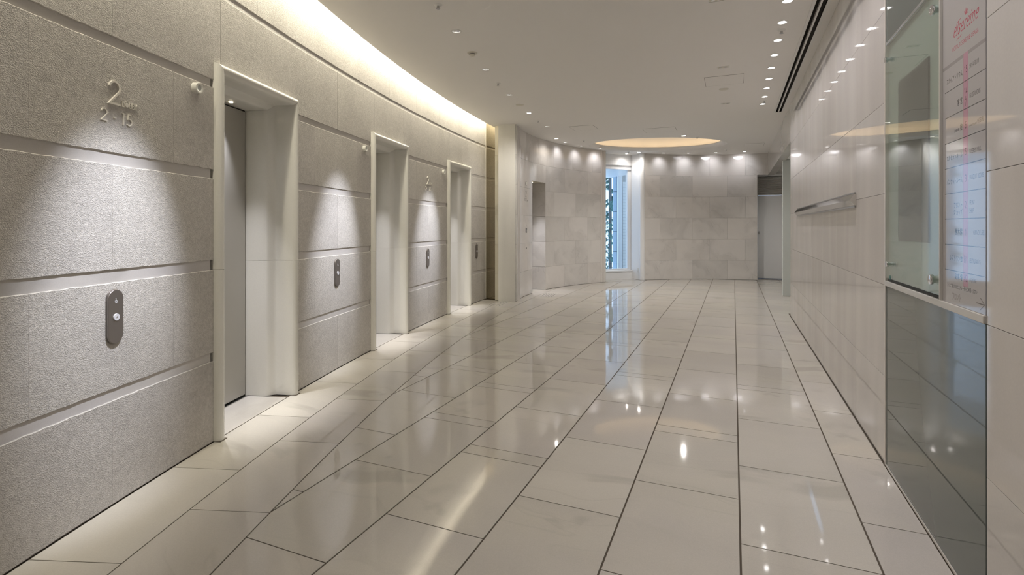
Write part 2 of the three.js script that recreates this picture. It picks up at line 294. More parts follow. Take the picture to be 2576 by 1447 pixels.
for (let i = 0; i < 6; i++) {
  const y0 = i ? courses[i] : 0.004, y1 = courses[i + 1];
  const cut2 = i % 2 === 0 ? [47.5, 53.45, 65.7, 77.81, 87.6] : [47.5, 59.64, 71.81, 83.82, 87.6];
  if (i === 5) { cut2.length = 0; cut2.push(47.5, 59.64, 71.81, 83.82, 91.3); }
  for (let q = 0; q < cut2.length - 1; q++) marble(map2, R2, cut2[q], cut2[q + 1], y0, y1);
  const cut1 = i % 2 === 0 ? [L1, 18.6, 28.9, 34.4] : [L1, 13.4, 23.7, 34.4];
  if (i === 5) { cut1.length = 0; cut1.push(-4, 4.6, 13.2, 22.3, 31, 34.4); marble(map1, R1, -14.9, -9.2, y0, y1); marble(map1, R1, -9.2, -4, y0, y1); } else if (i === 4) { marble(map1, R1, L0, L1, LH, y1); marble(map1, R1, -14.9, -9.6, y0, y1); marble(map1, R1, -9.6, L0, y0, y1); } else marble(map1, R1, -14.9, L0, y0, y1);
  for (let q = 0; q < cut1.length - 1; q++) marble(map1, R1, cut1[q], cut1[q + 1], Math.max(y0, 0), y1);
}
// reveals of the curved elevator niche
part(wallFar, 'niche_head', slab(map1, { u0: L0 * DEG * R1, u1: L1 * DEG * R1, v0: LH, v1: LH + 0.02, w0: TH, w1: -0.0215, nu: 6, c: 0 }), creamMats[0]);
for (let i = 0; i < 5; i++) {
  const y0 = courses[i] + 0.002, y1 = Math.min(courses[i + 1], LH) - 0.002;
  part(wallFar, 'niche_panel', slab(map1, { u0: (L1 - 0.22) * DEG * R1, u1: L1 * DEG * R1, v0: y0, v1: y1, w0: TH, w1: -0.001, nu: 1, c: 0.001 }), wallMats[i % 4]);
  part(wallFar, 'niche_panel', slab(map1, { u0: L0 * DEG * R1, u1: (L0 + 0.22) * DEG * R1, v0: y0, v1: y1, w0: TH, w1: -0.001, nu: 1, c: 0.001 }), wallMats[(i + 1) % 4]);
}
// vertical rounded trims at the window edge
const post = (x, z, r, m, y1 = 3.54) => { const g = new THREE.CylinderGeometry(r, r, y1 - 0.004, 20); g.translate(x, y1 / 2 + 0.002, z); return part(wallFar, 'edge_trim', g, m); };
{ const p = map1(35.9 * DEG * R1, 0, -0.052); post(p.x, p.z, 0.062, wallMats[3]); const q = map1(34.8 * DEG * R1, 0, -0.03); post(q.x, q.z, 0.04, wallMats[3]); }
{ const p = map2(46.9 * DEG * R2, 0, -0.07); post(p.x, p.z, 0.082, M.white_paint); }
// cream pillar beside the mirror
const pillar = structure('wall_pillar');
part(pillar, 'core', box(-4.44, -4.03, 0, 4.3, -9.9, -9.625), M.groove_stone);
part(pillar, 'rear_core', box(-4.86, -4.3, 0, 4.3, -10.2, -9.745), M.groove_stone);
for (let i = 0; i < 6; i++) {
  part(pillar, 'cream_panel', rbox(-4.453, -4.058, (courses[i] || 0.004) + 0.0012, courses[i + 1] - 0.0012, -9.64, -9.6, 0.002), creamMats[i % 2]);
  part(pillar, 'corner_panel', rbox(-4.056, -3.992, (courses[i] || 0.004) + 0.0012, courses[i + 1] - 0.0012, -9.66, -9.602, 0.006), creamMats[(i + 1) % 2]);
}
// ---------------------------------------------------------------- right wall
const wallRight = structure('wall_right');
const XR = 0.88;
part(wallRight, 'backing', box(XR + 0.02, XR + 0.26, -0.1, 4.3, -9.85, 5.2), M.groove_stone);
part(wallRight, 'end_wall', box(XR + 0.02, 3.4, 0, 3.1, -9.85, -9.65), M.white_paint);
const rcourse = [0.004, 0.553, 1.13, 1.708, 2.285, 2.865, 3.54];
for (let i = 0; i < 6; i++) {
  for (let n = 0; n < 7; n++) { const za = -3.935 - n * 0.8467, zb = za - 0.8467; part(wallRight, 'marble_panel', rbox(XR, XR + 0.02, rcourse[i] + 0.0009, rcourse[i + 1] - 0.0009, zb + 0.0009, za - 0.0009, 0.0012), rightMats[Math.floor(rnd() * 3)]); }
  for (let n = 0; n < 4; n++) { const za = -2.512 + (n + 1) * 0.94, zb = za - 0.94; part(wallRight, 'marble_panel', rbox(XR, XR + 0.02, rcourse[i] + 0.0009, rcourse[i + 1] - 0.0009, zb + 0.0009, za - 0.0009, 0.0012), rightMats[Math.floor(rnd() * 3)]); }
}
part(wallRight, 'end_panel', box(XR + 0.001, XR + 0.12, 0.004, 3.54, -9.865, -9.851), rightMats[1]);
part(wallRight, 'marble_panel', box(XR, XR + 0.02, 0.004, 3.54, 1.25, 5.0), rightMats[1]);
// header above the side opening and the passage behind it
part(wallRight, 'header', box(XR, XR + 0.16, 2.925, 4.3, -16.12, -9.866), wallMats[2]);
const wallPassage = structure('wall_passage');
part(wallPassage, 'soffit', box(XR + 0.16, 3.4, 2.945, 3.1, -16.7, -9.66), M.white_paint);
part(wallPassage, 'soffit_edge', box(0.55, XR + 0.16, 2.955, 3.1, -16.7, -16.13), M.white_paint);
part(wallPassage, 'side_wall', box(3.3, 3.45, 0, 3.1, -16.7, -9.66), M.white_paint);
part(wallPassage, 'rear_wall', box(1.33, 3.4, 0, 3.1, -16.7, -16.55), M.white_paint);
part(wallPassage, 'lintel', box(0.3, 3.4, 2.93, 4.3, -16.78, -16.56), M.white_paint);
part(wallPassage, 'left_return', box(0.40, 0.625, 0, 2.955, -16.7, -16.16), wallMats[0]);
part(wallPassage, 'partition', rbox(0.978, 3.3, 0.004, 2.94, -12.78, -12.63, 0.006), M.green_white);
{ const g = []; for (let i = 0; i < 22; i++) g.push(box(1.06, 1.36, 2.935, 2.945, -12.95 - i * 0.14 - 0.05, -12.95 - i * 0.14)); part(wallPassage, 'soffit_grille', merge(g), M.louvre); part(wallPassage, 'grille_backing', box(1.05, 1.37, 2.940, 2.9452, -16.05, -12.9), M.dull_metal); }
// ---------------------------------------------------------------- white service door with louvred transom
const sdoor = structure('door_1');
part(sdoor, 'door_leaf', rbox(0.642, 1.30, 0.022, 2.385, -16.56, -16.52, 0.004), M.white_gloss);
part(sdoor, 'frame', merge([box(0.625, 0.64, 0.004, 2.93, -16.58, -16.51), box(1.302, 1.335, 0.004, 2.93, -16.58, -16.51), box(0.64, 1.302, 2.39, 2.42, -16.58, -16.51)]), M.trim_metal);
part(sdoor, 'threshold', box(0.64, 1.302, 0.0, 0.004, -16.60, -16.50), M.dull_metal); part(sdoor, 'door_seal', rbox(0.642, 1.30, 0.008, 0.0215, -16.55, -16.53, 0.002), M.rubber_and_gap_shade);
part(sdoor, 'handle', rbox(0.66, 0.685, 1.28, 1.36, -16.515, -16.50, 0.004), M.steel);
part(sdoor, 'duct', merge([box(0.60, 1.34, 2.40, 2.42, -17.1, -16.58), box(0.60, 0.63, 2.42, 2.93, -17.1, -16.58), box(1.31, 1.34, 2.42, 2.93, -17.1, -16.58), box(0.60, 1.34, 2.42, 2.93, -17.12, -17.1), box(0.60, 1.34, 2.93, 2.95, -17.12, -16.58)]), M.dull_metal);
for (let i = 0; i < 17; i++) { const g = new THREE.BoxGeometry(0.66, 0.016, 0.05); g.rotateX(0.6); g.translate(0.971, 2.437 + i * 0.029, -16.545); part(sdoor, 'slat', g, M.louvre); }
// ---------------------------------------------------------------- window nook
const nook = structure('window_1');
nook.position.set(-2.68, 0, -15.08); nook.rotation.y = Math.atan2(-0.713, -0.701);
part(nook, 'sill_wall', box(-0.02, 1.3, 0, 0.215, 0, 0.34), M.white_paint);
part(nook, 'sill', rbox(-0.015, 1.3, 0.215, 0.258, -0.03, 0.20, 0.012), M.white_gloss);
part(nook, 'frame', merge([box(-0.04, 0.075, 0.258, 3.13, 0.10, 0.19), box(1.06, 1.14, 0.258, 3.13, 0.10, 0.19), box(0.075, 1.06, 0.258, 0.295, 0.10, 0.19), box(-0.04, 1.14, 3.13, 3.24, 0.06, 0.19)]), M.white_gloss);
part(nook, 'window_pane', box(0.07, 1.065, 0.29, 3.14, 0.14, 0.146), M.clear_glass);
part(nook, 'lintel', box(-0.25, 1.4, 3.24, 4.3, 0.02, 0.34), M.white_paint);
part(nook, 'side_wall', box(1.10, 1.42, 0, 4.3, -0.34, 0.34), M.white_paint);
part(nook, 'side_wall', box(-0.45, -0.025, 0, 4.3, 0.0, 0.34), M.white_paint);
{ // splayed return on the right with the socket
  const a = [-2.68, -15.08], b = [-2.345, -14.835]; const dx = b[0] - a[0], dz = b[1] - a[1], L = Math.hypot(dx, dz), nx = dz / L, nz = -dx / L;
  const q = [[a[0], a[1]], [b[0], b[1]], [b[0] + 0.30 * 0.5, b[1] - 0.3], [a[0] + 0.05, a[1] - 0.3]];
  const g = prism(q, 0.004, 4.3); part(wallFar, 'window_return', g, M.white_paint);
  const so = thing('wall_socket', 'small white wall socket low on the white window reveal', 'socket', [a[0] + dx * 0.62 - 0.004, 0.21, a[1] + dz * 0.62 + 0.004], -Math.atan2(dz, dx));
  part(so, 'plate', rbox(-0.035, 0.035, 0, 0.12, -0.002, 0.008, 0.003), M.plastic_white);
  part(so, 'outlet', rbox(-0.016, 0.016, 0.035, 0.085, 0.006, 0.011, 0.002), M.white_gloss);
}
// ---------------------------------------------------------------- outside the window
part(nook, 'canopy', box(-1.2, 2.2, 3.2, 3.34, 0.34, 3.0), M.white_gloss);
{
  const tw = thing('tiled_annex_wall', 'white tiled outside wall seen through the window', 'building', [-3.42, 0, -17.56], 0.30);
  part(tw, 'wall_core', box(0.0, 1.0, -3, 4.2, -0.25, -0.012), M.facade_joint);
  for (let r = 0; r < 36; r++) for (let c = 0; c < 4; c++) { const x0 = Math.max(0, c * 0.23 - (r % 2) * 0.115), x1 = (c + 1) * 0.23 - (r % 2) * 0.115; part(tw, 'wall_tile', rbox(x0 + 0.003, x1 - 0.003, -0.6 + r * 0.1 + 0.003, -0.6 + r * 0.1 + 0.097, -0.013, 0, 0.002), M.facade_white); }
  const pl = thing('facade_pier', 'pale smooth pier beside the tiled outside wall', 'pillar', [-3.57, -3, -17.52], 0.3); part(pl, 'pier_body', rbox(0, 0.148, 0, 7.2, -0.3, 0.02, 0.02), M.white_paint);
  const gf = thing('glass_facade', 'blue glass facade panels with dark joints outside the window', 'building', [-3.70, 0, -18.0], 0.32);
  part(gf, 'mullion', box(0.0, 0.03, -2.4, 4.2, -0.06, 0.03), M.navy); part(gf, 'rear_plate', box(-0.135, 0, -2.4, 4.2, -0.10, -0.03), M.navy);
  for (let r = 0; r < 9; r++) part(gf, 'glass_panel', rbox(-0.135, -0.004, -2.12 + r * 0.69, -2.12 + r * 0.69 + 0.676, -0.03, 0, 0.003), M.blue_glass);
  const tr = thing('conifer_tree', 'tall dark conifer with drooping branches outside the window', 'tree', [-5.225, -7, -23.86]);
  const tg = new THREE.CylinderGeometry(0.045, 0.11, 16, 10); tg.translate(0, 8, 0); part(tr, 'trunk', tg, M.bark);
  const br = [], nd = [];
  for (let i = 0; i < 150; i++) {
    const y = 4 + i * 0.075 + rr(-0.03, 0.03), a = rr(0, 6.283), L = rr(0.35, 0.75), drop = rr(0.05, 0.3);
    const c = new THREE.QuadraticBezierCurve3(V3(0, y, 0), V3(Math.cos(a) * L * 0.5, y + 0.05, Math.sin(a) * L * 0.5), V3(Math.cos(a) * L, y - drop, Math.sin(a) * L));
    br.push(new THREE.TubeGeometry(c, 5, 0.009, 5));
    for (let k = 0; k < 20; k++) { const p = c.getPoint(rr(0.25, 1)); const q = new THREE.ConeGeometry(0.022, rr(0.10, 0.2), 4); q.rotateZ(rr(-0.7, 0.7) + Math.PI); q.rotateY(rr(0, 6.28)); q.translate(p.x + rr(-0.05, 0.05), p.y - 0.05, p.z + rr(-0.05, 0.05)); nd.push(q); }
  }
  part(tr, 'branches', merge(br), M.bark); part(tr, 'foliage', merge(nd), M.needles);
}
// ---------------------------------------------------------------- back wall, ceiling with cove, dome and slot
const wallBack = structure('wall_back');
part(wallBack, 'slab', box(-3, 1.2, -0.1, 4.3, 5.0, 5.2), M.paint);
const YC = 3.54, ceiling = structure('ceiling');
const DOWN_R = []; for (let n = 0; n < 17; n++) DOWN_R.push([0.45, -9.62 + 0.5388 * n]);
const arcPt = (s, d) => { const p = wallMap(s, 0, d); return [p.x, p.z]; };
const DOWN_L = [10.62, 9.23, 7.84, 6.445, 5.05, 3.675, 2.286].map((s) => arcPt(s, 1.25));
const DOWN_F1 = [[-3.8, -12.15], [-3.58, -12.84], [-3.28, -13.49]].map((p) => { const t = Math.atan2(-(p[1] - K1[1]), -(p[0] - K1[0])); const q = map1(t * R1, 0, 0.24); return [q.x, q.z, t]; });
const DOWN_F2 = [[-1.79, -14.96], [-1.14, -15.24], [-0.45, -15.44], [0.28, -15.53]].map((p) => [p[0], p[1], Math.atan2(-(p[1] - K2[1]), -(p[0] - K2[0]))]);
const DOWN_X = [[-2.39, -14.55], [-3.78, -11.53], [-1.03, -12.28], [-2.75, -14.7]];
const DOWN_C = [[-0.14, -5.03], [-0.12, -7.19], [-0.12, -9.33], [-0.14, -2.87], [-0.14, -0.7], [-0.14, 1.46], [-0.14, 3.6]];   // square twin fittings; last two, behind the camera, added for fill light
const HR = 0.042;
{
  const out = [];
  for (let s = 13.2; s >= 2.6; s -= 0.4) out.push(arcPt(s, 0.20));
  out.push(arcPt(2.52, 0.20), [-4.46, -9.66], [-4.3, -10.0]);
  for (let t = -12; t <= 36; t += 4) { const p = map1(t * DEG * R1, 0, -0.1); out.push([p.x, p.z]); }
  out.push([-3.75, -14.2], [-2.85, -15.3], [-2.3, -15.25]);
  for (let t = 50; t <= 90; t += 4) { const p = map2(t * DEG * R2, 0, -0.1); out.push([p.x, p.z]); }
  out.push([1.0, -16.2], [1.0, 5.1], [-2.02, 5.1], [-2.02, 0.6]);
  const sh = new THREE.Shape(out.map((p) => new THREE.Vector2(p[0], -p[1])));
  const hole = (pts) => sh.holes.push(new THREE.Path(pts.map((p) => new THREE.Vector2(p[0], -p[1]))));
  const circle = (x, z, r, n = 20) => hole(Array.from({ length: n }, (_, i) => [x + r * Math.cos(i / n * 2 * Math.PI), z + r * Math.sin(i / n * 2 * Math.PI)]));
  for (const p of [...DOWN_R, ...DOWN_L, ...DOWN_F1, ...DOWN_F2, ...DOWN_X]) circle(p[0], p[1], HR);
  hole([[0.682, -10.40], [0.792, -10.40], [0.792, 4.5], [0.682, 4.5]]);
  const el = []; for (let i = 0; i < 72; i++) el.push(ell(i / 72 * 2 * Math.PI, 1.70, 1.10)); hole(el);
  const g = new THREE.ExtrudeGeometry(sh, { depth: 0.05, bevelEnabled: false }); g.rotateX(-Math.PI / 2); g.translate(0, YC, 0);
  part(ceiling, 'ceiling_board', g, M.paint);
  part(ceiling, 'upper_slab', box(-6.2, 3.6, 4.3, 4.5, -17.2, 5.4), M.paint);
  part(ceiling, 'cove_top', slab(wallMap, { u0: 2.4, u1: 13.2, v0: 3.95, v1: 4.0, w0: -0.018, w1: 0.62, nu: 30, c: 0 }), M.white_paint);
  part(ceiling, 'cove_back', slab(wallMap, { u0: 2.4, u1: 13.2, v0: 3.59, v1: 3.95, w0: 0.55, w1: 0.6, nu: 30, c: 0 }), M.white_paint);
}
function ell(a, A, B) { const c = 0.9204, s = 0.391, ux = A * Math.cos(a), uz = B * Math.sin(a); const ox = 3.63, od = 13.05; const X = ox + ux, D = od + uz; return [X * c - D * s, -(X * s) - D * c]; }
{ // luminous oval dome
  const ring = (A, B, y) => Array.from({ length: 73 }, (_, i) => { const p = ell(i / 72 * 2 * Math.PI, A, B); return V3(p[0], y, p[1]); });
  const loft = (rings) => { const pos = [], idx = []; rings.forEach((r) => r.forEach((p) => pos.push(p.x, p.y, p.z))); for (let k = 0; k < rings.length - 1; k++) for (let i = 0; i < 72; i++) { const a = k * 73 + i, b = a + 73; idx.push(a, b, a + 1, b, b + 1, a + 1); } const g = new THREE.BufferGeometry(); g.setAttribute('position', new THREE.Float32BufferAttribute(pos, 3)); g.setAttribute('uv', new THREE.Float32BufferAttribute(new Float32Array(pos.length / 3 * 2), 2)); g.setIndex(idx); g.computeVertexNormals(); return g; };
  part(ceiling, 'dome_lip', loft([ring(1.70, 1.10, YC), ring(1.655, 1.055, YC + 0.01), ring(1.605, 1.0, YC + 0.035), ring(1.57, 0.96, YC + 0.075), ring(1.56, 0.95, YC + 0.09), ring(1.58, 0.97, YC + 0.09), ring(1.75, 1.14, YC + 0.06)]), M.paint);
  part(ceiling, 'dome_shell', loft([ring(1.78, 1.17, YC + 0.05), ring(1.78, 1.17, YC + 0.16), ring(1.70, 1.1, YC + 0.27), ring(1.5, 0.94, YC + 0.36), ring(1.1, 0.68, YC + 0.43), ring(0.5, 0.3, YC + 0.46), ring(0.001, 0.001, YC + 0.465)]), M.white_paint);
}
{ // air slot along the right wall
  const z0 = -10.40, z1 = 4.5, d = structure('trim_1');
  part(d, 'slot_box', merge([box(0.67, 0.682, YC + 0.001, YC + 0.55, z0, z1), box(0.792, 0.804, YC + 0.001, YC + 0.55, z0, z1), box(0.67, 0.804, YC + 0.55, YC + 0.562, z0, z1), box(0.67, 0.804, YC + 0.001, YC + 0.55, z0 - 0.012, z0)]), M.dull_metal);
  part(d, 'flange', merge([box(0.662, 0.690, YC - 0.004, YC + 0.004, z0 - 0.02, z1), box(0.784, 0.812, YC - 0.004, YC + 0.004, z0 - 0.02, z1), box(0.690, 0.784, YC - 0.004, YC + 0.004, z0 - 0.02, z0 + 0.01), box(0.728, 0.746, YC - 0.003, YC + 0.03, z0 + 0.01, z1)]), M.plastic_white);
}
for (const [x0, x1, z0, z1, where] of [[-0.37, 0.135, -8.1, -7.6, 'beside the round loudspeaker'], [-3.1, -2.6, -10.75, -10.25, 'near the curved-wall elevator'], [-1.75, -1.1, -11.6, -11.1, 'just before the oval dome'], [0.25, 0.7, -14.6, -14.1, 'near the white service door']]) {
  const a = thing('access_panel', 'square ceiling access hatch with hairline joint ' + where, 'ceiling hatch', [0, 0, 0], 0, 'ceiling hatches');
  part(a, 'hatch', box(x0 + 0.004, x1 - 0.004, YC - 0.0025, YC, z0 + 0.004, z1 - 0.004), M.paint);
  part(a, 'joint', merge([box(x0, x0 + 0.004, YC - 0.002, YC, z0, z1), box(x1 - 0.004, x1, YC - 0.002, YC, z0, z1), box(x0, x1, YC - 0.002, YC, z0, z0 + 0.004), box(x0, x1, YC - 0.002, YC, z1 - 0.004, z1)]), M.grout);
}
// ---------------------------------------------------------------- lamps
function spotAt(parent, pos, target, L, cd, angle, pen = 1, rad = 1.2) {
  const l = new THREE.SpotLight(col(L.color), cd, 0, angle, pen, 2); l.name = 'lamp_light'; l.position.set(...pos); l.castShadow = true; l.shadow.radius = rad; l.shadow.mapSize.set(512, 512);
  l.target.name = 'lamp_aim'; l.target.position.set(...target); parent.add(l); parent.add(l.target); return l;
}
const ringGeo = (() => { const g = new THREE.LatheGeometry([[HR - 0.004, 0.004], [HR - 0.003, -0.003], [HR + 0.004, -0.005], [HR + 0.012, -0.003], [HR + 0.014, 0]].map((p) => new THREE.Vector2(...p)), 28); return g; })();
const coneGeo = (() => new THREE.LatheGeometry([[HR - 0.002, 0.0], [HR - 0.006, 0.02], [HR - 0.014, 0.05], [0.018, 0.062], [0.001, 0.064]].map((p) => new THREE.Vector2(...p)), 24))();
const lampGeo = (() => { const g = new THREE.CylinderGeometry(0.017, 0.021, 0.012, 18); g.translate(0, 0.042, 0); return g; })();
function downlight(x, z, label, group, aim, L, cd, ang, m = lampWhite, lampOff = [0, 0], pen = 1, soft = 1.2) {
  const t = thing('downlight', label, 'ceiling light', [x, YC, z], 0, group);
  part(t, 'trim_ring', ringGeo, M.plastic_white); part(t, 'reflector', coneGeo, M.chrome);
  const b = part(t, 'bulb', lampGeo, m); b.position.set(lampOff[0], lampOff[2] || 0, lampOff[1]); if (lampOff[3]) { b.scale.set(lampOff[3], 1, lampOff[3]); b.rotation.z = 0.35; }
  if (aim) spotAt(t, [lampOff[0] * 0.6, 0.012, lampOff[1] * 0.6], aim, L, cd, ang, pen, soft);
  return t;
}
DOWN_R.forEach(([x, z]) => downlight(x, z, 'small recessed downlight in the close row along the polished right wall', 'downlights beside the air slot', [0.34, -1.7, 0], LAMP.wash, LAMP.wash.cd, 0.9, lampBright, [0.012, 0, -0.026, 1.25]));
const beam = { 0: 10.70, 2: 8.01, 4: 5.315 };
DOWN_L.forEach(([x, z], i) => {
  if (i in beam) { const p = wallMap(beam[i], 1.2, 0); downlight(x, z, 'recessed accent downlight aimed at the rough stone elevator wall', 'downlights along the elevator wall', [p.x - x, p.y - YC, p.z - z], LAMP.wallSpot, LAMP.wallSpot.cd * 3.2, 0.235, lampWhite, [0.006, 0]); }
  else downlight(x, z, 'recessed accent downlight aimed at the rough stone elevator wall', 'downlights along the elevator wall', i === 5 ? [-0.85, -2.0, -0.9] : [-0.3, -3.0, 0], LAMP.down, LAMP.down.cd * (i === 5 ? 1.7 : 0.6), 0.85, lampWhite, [0.006, 0]);
});
DOWN_F1.forEach(([x, z, t]) => { const p = map1(t * R1, 3.2, 0); downlight(x, z, 'recessed downlight washing the curved marble wall beside the far elevator', 'downlights along the curved marble walls', [p.x - x, p.y - YC, p.z - z], LAMP.far, LAMP.far.cd * 0.236, 0.86, lampWhite, [0, 0], 1, 5); });
DOWN_F2.forEach(([x, z, t]) => { const p = map2(t * R2, 3.2, 0), d = R2 - Math.hypot(x - K2[0], z - K2[1]); downlight(x, z, 'recessed downlight washing the curved marble wall facing the lobby', 'downlights above the end wall', [p.x - x, p.y - YC, p.z - z], LAMP.far, LAMP.far.cd * Math.pow(d * d + 0.09, 1.5) / d, 0.86, lampWhite, [0, 0], 1, 5); });
DOWN_X.forEach(([x, z], i) => downlight(x, z, 'recessed downlight in the ceiling near the oval dome', 'downlights around the oval dome', [0, -3, 0], LAMP.down, LAMP.down.cd * [0.6, 0.5, 7.4, 0.35][i], 1.4));
DOWN_C.forEach(([x, z]) => {
  const t = thing('twin_fill_downlight', 'flat rectangular ceiling fitting with two small lamps and added fill light', 'ceiling light', [x, YC, z], 0, 'rectangular ceiling lights');
  part(t, 'frame', merge([box(-0.075, 0.075, -0.005, 0, -0.042, -0.032), box(-0.075, 0.075, -0.005, 0, 0.032, 0.042), box(-0.075, -0.065, -0.005, 0, -0.032, 0.032), box(0.065, 0.075, -0.005, 0, -0.032, 0.032)]), M.plastic_white);
  part(t, 'plate', box(-0.065, 0.065, -0.002, 0, -0.032, 0.032), M.detector);
  for (const q of [-0.03, 0.03]) { const g = new THREE.CylinderGeometry(0.018, 0.018, 0.004, 16); g.translate(q, -0.003, 0); part(t, 'lens', g, M.chrome); }
  spotAt(t, [0, -0.02, 0], [0, -3, 0], LAMP.down, LAMP.down.cd * 0.75, 1.08);  // spot added as general fill; the fitting itself has no glowing lamp
});
// linear lamps in the wall cove
for (let n = 0; n < 11; n++) {
  const sa = 13.0 - n * 0.95, sb = sa - 0.93, mid = (sa + sb) / 2, t = thing('cove_lamp', 'hidden linear lamp in the ceiling cove above the rough stone wall', 'cove light', [0, 0, 0], 0, 'linear cove lamps');
  onWall(t, mid, 0.18, 3.81); t.rotation.order = 'YXZ'; t.rotation.x = -0.3;                       // tilted towards the wall
  part(t, 'tube', rbox(-0.46, 0.46, 0.006, 0.03, -0.022, 0.022, 0.006), coveGlow); part(t, 'housing', box(-0.465, 0.465, 0.031, 0.06, -0.03, 0.03), M.white_paint);
  const l = new THREE.RectAreaLight(col(LAMP.cove.color), LAMP.cove.nits, 0.92, 0.045); l.name = 'lamp_light'; l.position.set(0, 0.003, 0); l.rotation.x = -Math.PI / 2; t.add(l);
}
// lamps in the oval dome: short strips behind the lip, shining up
for (let i = 0; i < 24; i++) {
  const a = (i + 0.5) / 24 * 2 * Math.PI, p = ell(a, 1.675, 1.065), q = ell(a + 0.12, 1.675, 1.065), o = ell(a - 0.12, 1.675, 1.065), L = Math.hypot(q[0] - o[0], q[1] - o[1]) * 0.98;
  const t = thing('dome_lamp', 'short warm lamp strip hidden behind the lip of the oval dome', 'cove light', [p[0], YC + 0.085, p[1]], -Math.atan2(q[1] - o[1], q[0] - o[0]), 'lamps in the oval dome');
  part(t, 'strip', rbox(-L / 2, L / 2, -0.01, 0, -0.02, 0.02, 0.003), domeGlow);
  const l = new THREE.RectAreaLight(col(LAMP.dome.color), LAMP.dome.nits, L, 0.04); l.name = 'lamp_light'; l.position.set(0, 0.004, 0); l.rotation.x = Math.PI / 2; t.add(l);
}
// passage lamp
{ const t = thing('passage_downlight', 'downlight in the low soffit of the side passage', 'ceiling light', [1.25, 2.945, -11.4]); part(t, 'trim_ring', ringGeo, M.plastic_white); const g = new THREE.CylinderGeometry(0.03, 0.03, 0.004, 16); g.translate(0, -0.004, 0); part(t, 'bulb', g, lampWhite); spotAt(t, [0, -0.012, 0], [0, -2, 0], LAMP.down, LAMP.down.cd * 0.6, 1.1);
  const t2 = thing('passage_downlight', 'downlight in the soffit in front of the white service door', 'ceiling light', [1.22, 2.932, -14.7]); part(t2, 'trim_ring', ringGeo, M.plastic_white); const g2 = g.clone(); part(t2, 'bulb', g2, lampWhite); spotAt(t2, [0, -0.012, 0], [-0.1, -2, -0.6], LAMP.down, LAMP.down.cd * 1.0, 1.0); }
// small ceiling fittings
function sprinkler(x, z) {
  const t = thing('sprinkler', 'small chrome sprinkler head on a white ceiling plate', 'sprinkler', [x, YC, z], 0, 'ceiling sprinklers');
  const e = new THREE.LatheGeometry([[0.001, -0.012], [0.02, -0.011], [0.036, -0.005], [0.04, 0]].map((p) => new THREE.Vector2(...p)), 24); part(t, 'plate', e, M.plastic_white);
  const b = new THREE.CylinderGeometry(0.011, 0.014, 0.022, 14); b.translate(0, -0.022, 0); part(t, 'body', b, M.steel);
  const d = new THREE.CylinderGeometry(0.019, 0.019, 0.003, 16); d.translate(0, -0.035, 0); part(t, 'deflector', d, M.steel);
}
[arcPt(8.524, 1.25), arcPt(5.75, 1.25), arcPt(2.923, 1.235), [-3.26, -12.03], [-2.64, -14.37], [0.46, -6.07], [0.46, -9.37], [-0.76, -12.57], [-0.18, -14.93]].forEach((p) => sprinkler(...p));
{ const p = arcPt(7.131, 1.25), t = thing('smoke_detector', 'round cream smoke detector with dark vent slots on the ceiling', 'smoke detector', [p[0], YC, p[1]]);
  part(t, 'base', new THREE.LatheGeometry([[0.001, -0.012], [0.05, -0.012], [0.058, -0.008], [0.06, 0]].map((q) => new THREE.Vector2(...q)), 32), M.detector);
  part(t, 'dome', new THREE.LatheGeometry([[0.001, -0.042], [0.02, -0.041], [0.034, -0.034], [0.036, -0.026]].map((q) => new THREE.Vector2(...q)), 28), M.detector);
  for (let i = 0; i < 10; i++) { const a = i * 0.6283, g = new THREE.BoxGeometry(0.012, 0.014, 0.006); g.translate(0, -0.019, 0.032); g.rotateY(a); part(t, 'vent_slot', g, M.print_grey); } }
{ const p = arcPt(4.335, 1.25); for (const [x, z, lb] of [[p[0], p[1], 'round flat ceiling loudspeaker in the row along the elevator wall'], [-0.13, -8.35, 'round ceiling loudspeaker beside the square access hatch']]) { const t = thing('ceiling_speaker', lb, 'loudspeaker', [x, YC, z]); part(t, 'grille', new THREE.LatheGeometry([[0.001, -0.012], [0.055, -0.010], [0.068, -0.004], [0.07, 0]].map((q) => new THREE.Vector2(...q)), 32), M.detector); part(t, 'rim', new THREE.TorusGeometry(0.07, 0.004, 8, 40).rotateX(Math.PI / 2), M.plastic_white); } }

// ---------------------------------------------------------------- elevator entrances
const prof = [[0, -0.017], [0, 0.018], [0.006, 0.036], [0.02, 0.049], [0.036, 0.053], [0.052, 0.049], [0.064, 0.036], [0.07, 0.018], [0.071, -0.02], [0.071, -0.128], [0.074, -0.142], [0.084, -0.157], [0.1, -0.173], [0.112, -0.188], [0.117, -0.203], [0.119, -0.24], [0.119, -0.40]];
const profN = prof.map((p, i) => { const a = prof[Math.max(0, i - 1)], b = prof[Math.min(prof.length - 1, i + 1)]; let nx = -(b[1] - a[1]), ny = b[0] - a[0]; const l = Math.hypot(nx, ny); return [nx / l, ny / l]; });
function sweep(fa, fb, na) {                                // fa, fb: profile point -> 3D at both ends; na: profile normal -> 3D
  const S = new Soup(); let L = 0; const o = rr(0, 2), o2 = rr(0, 2);
  for (let i = 0; i < prof.length - 1; i++) {
    const l2 = L + Math.hypot(prof[i + 1][0] - prof[i][0], prof[i + 1][1] - prof[i][1]), a = fa(prof[i]), b = fa(prof[i + 1]), c = fb(prof[i + 1]), d = fb(prof[i]), n0 = na(profN[i]), n1 = na(profN[i + 1]), len = a.distanceTo(d);
    S.quad(a, b, c, d, [n0, n1, n1, n0], [[L + o, o2], [l2 + o, o2], [l2 + o, o2 + len], [L + o, o2 + len]]); L = l2;
  }
  return S.geo();
}
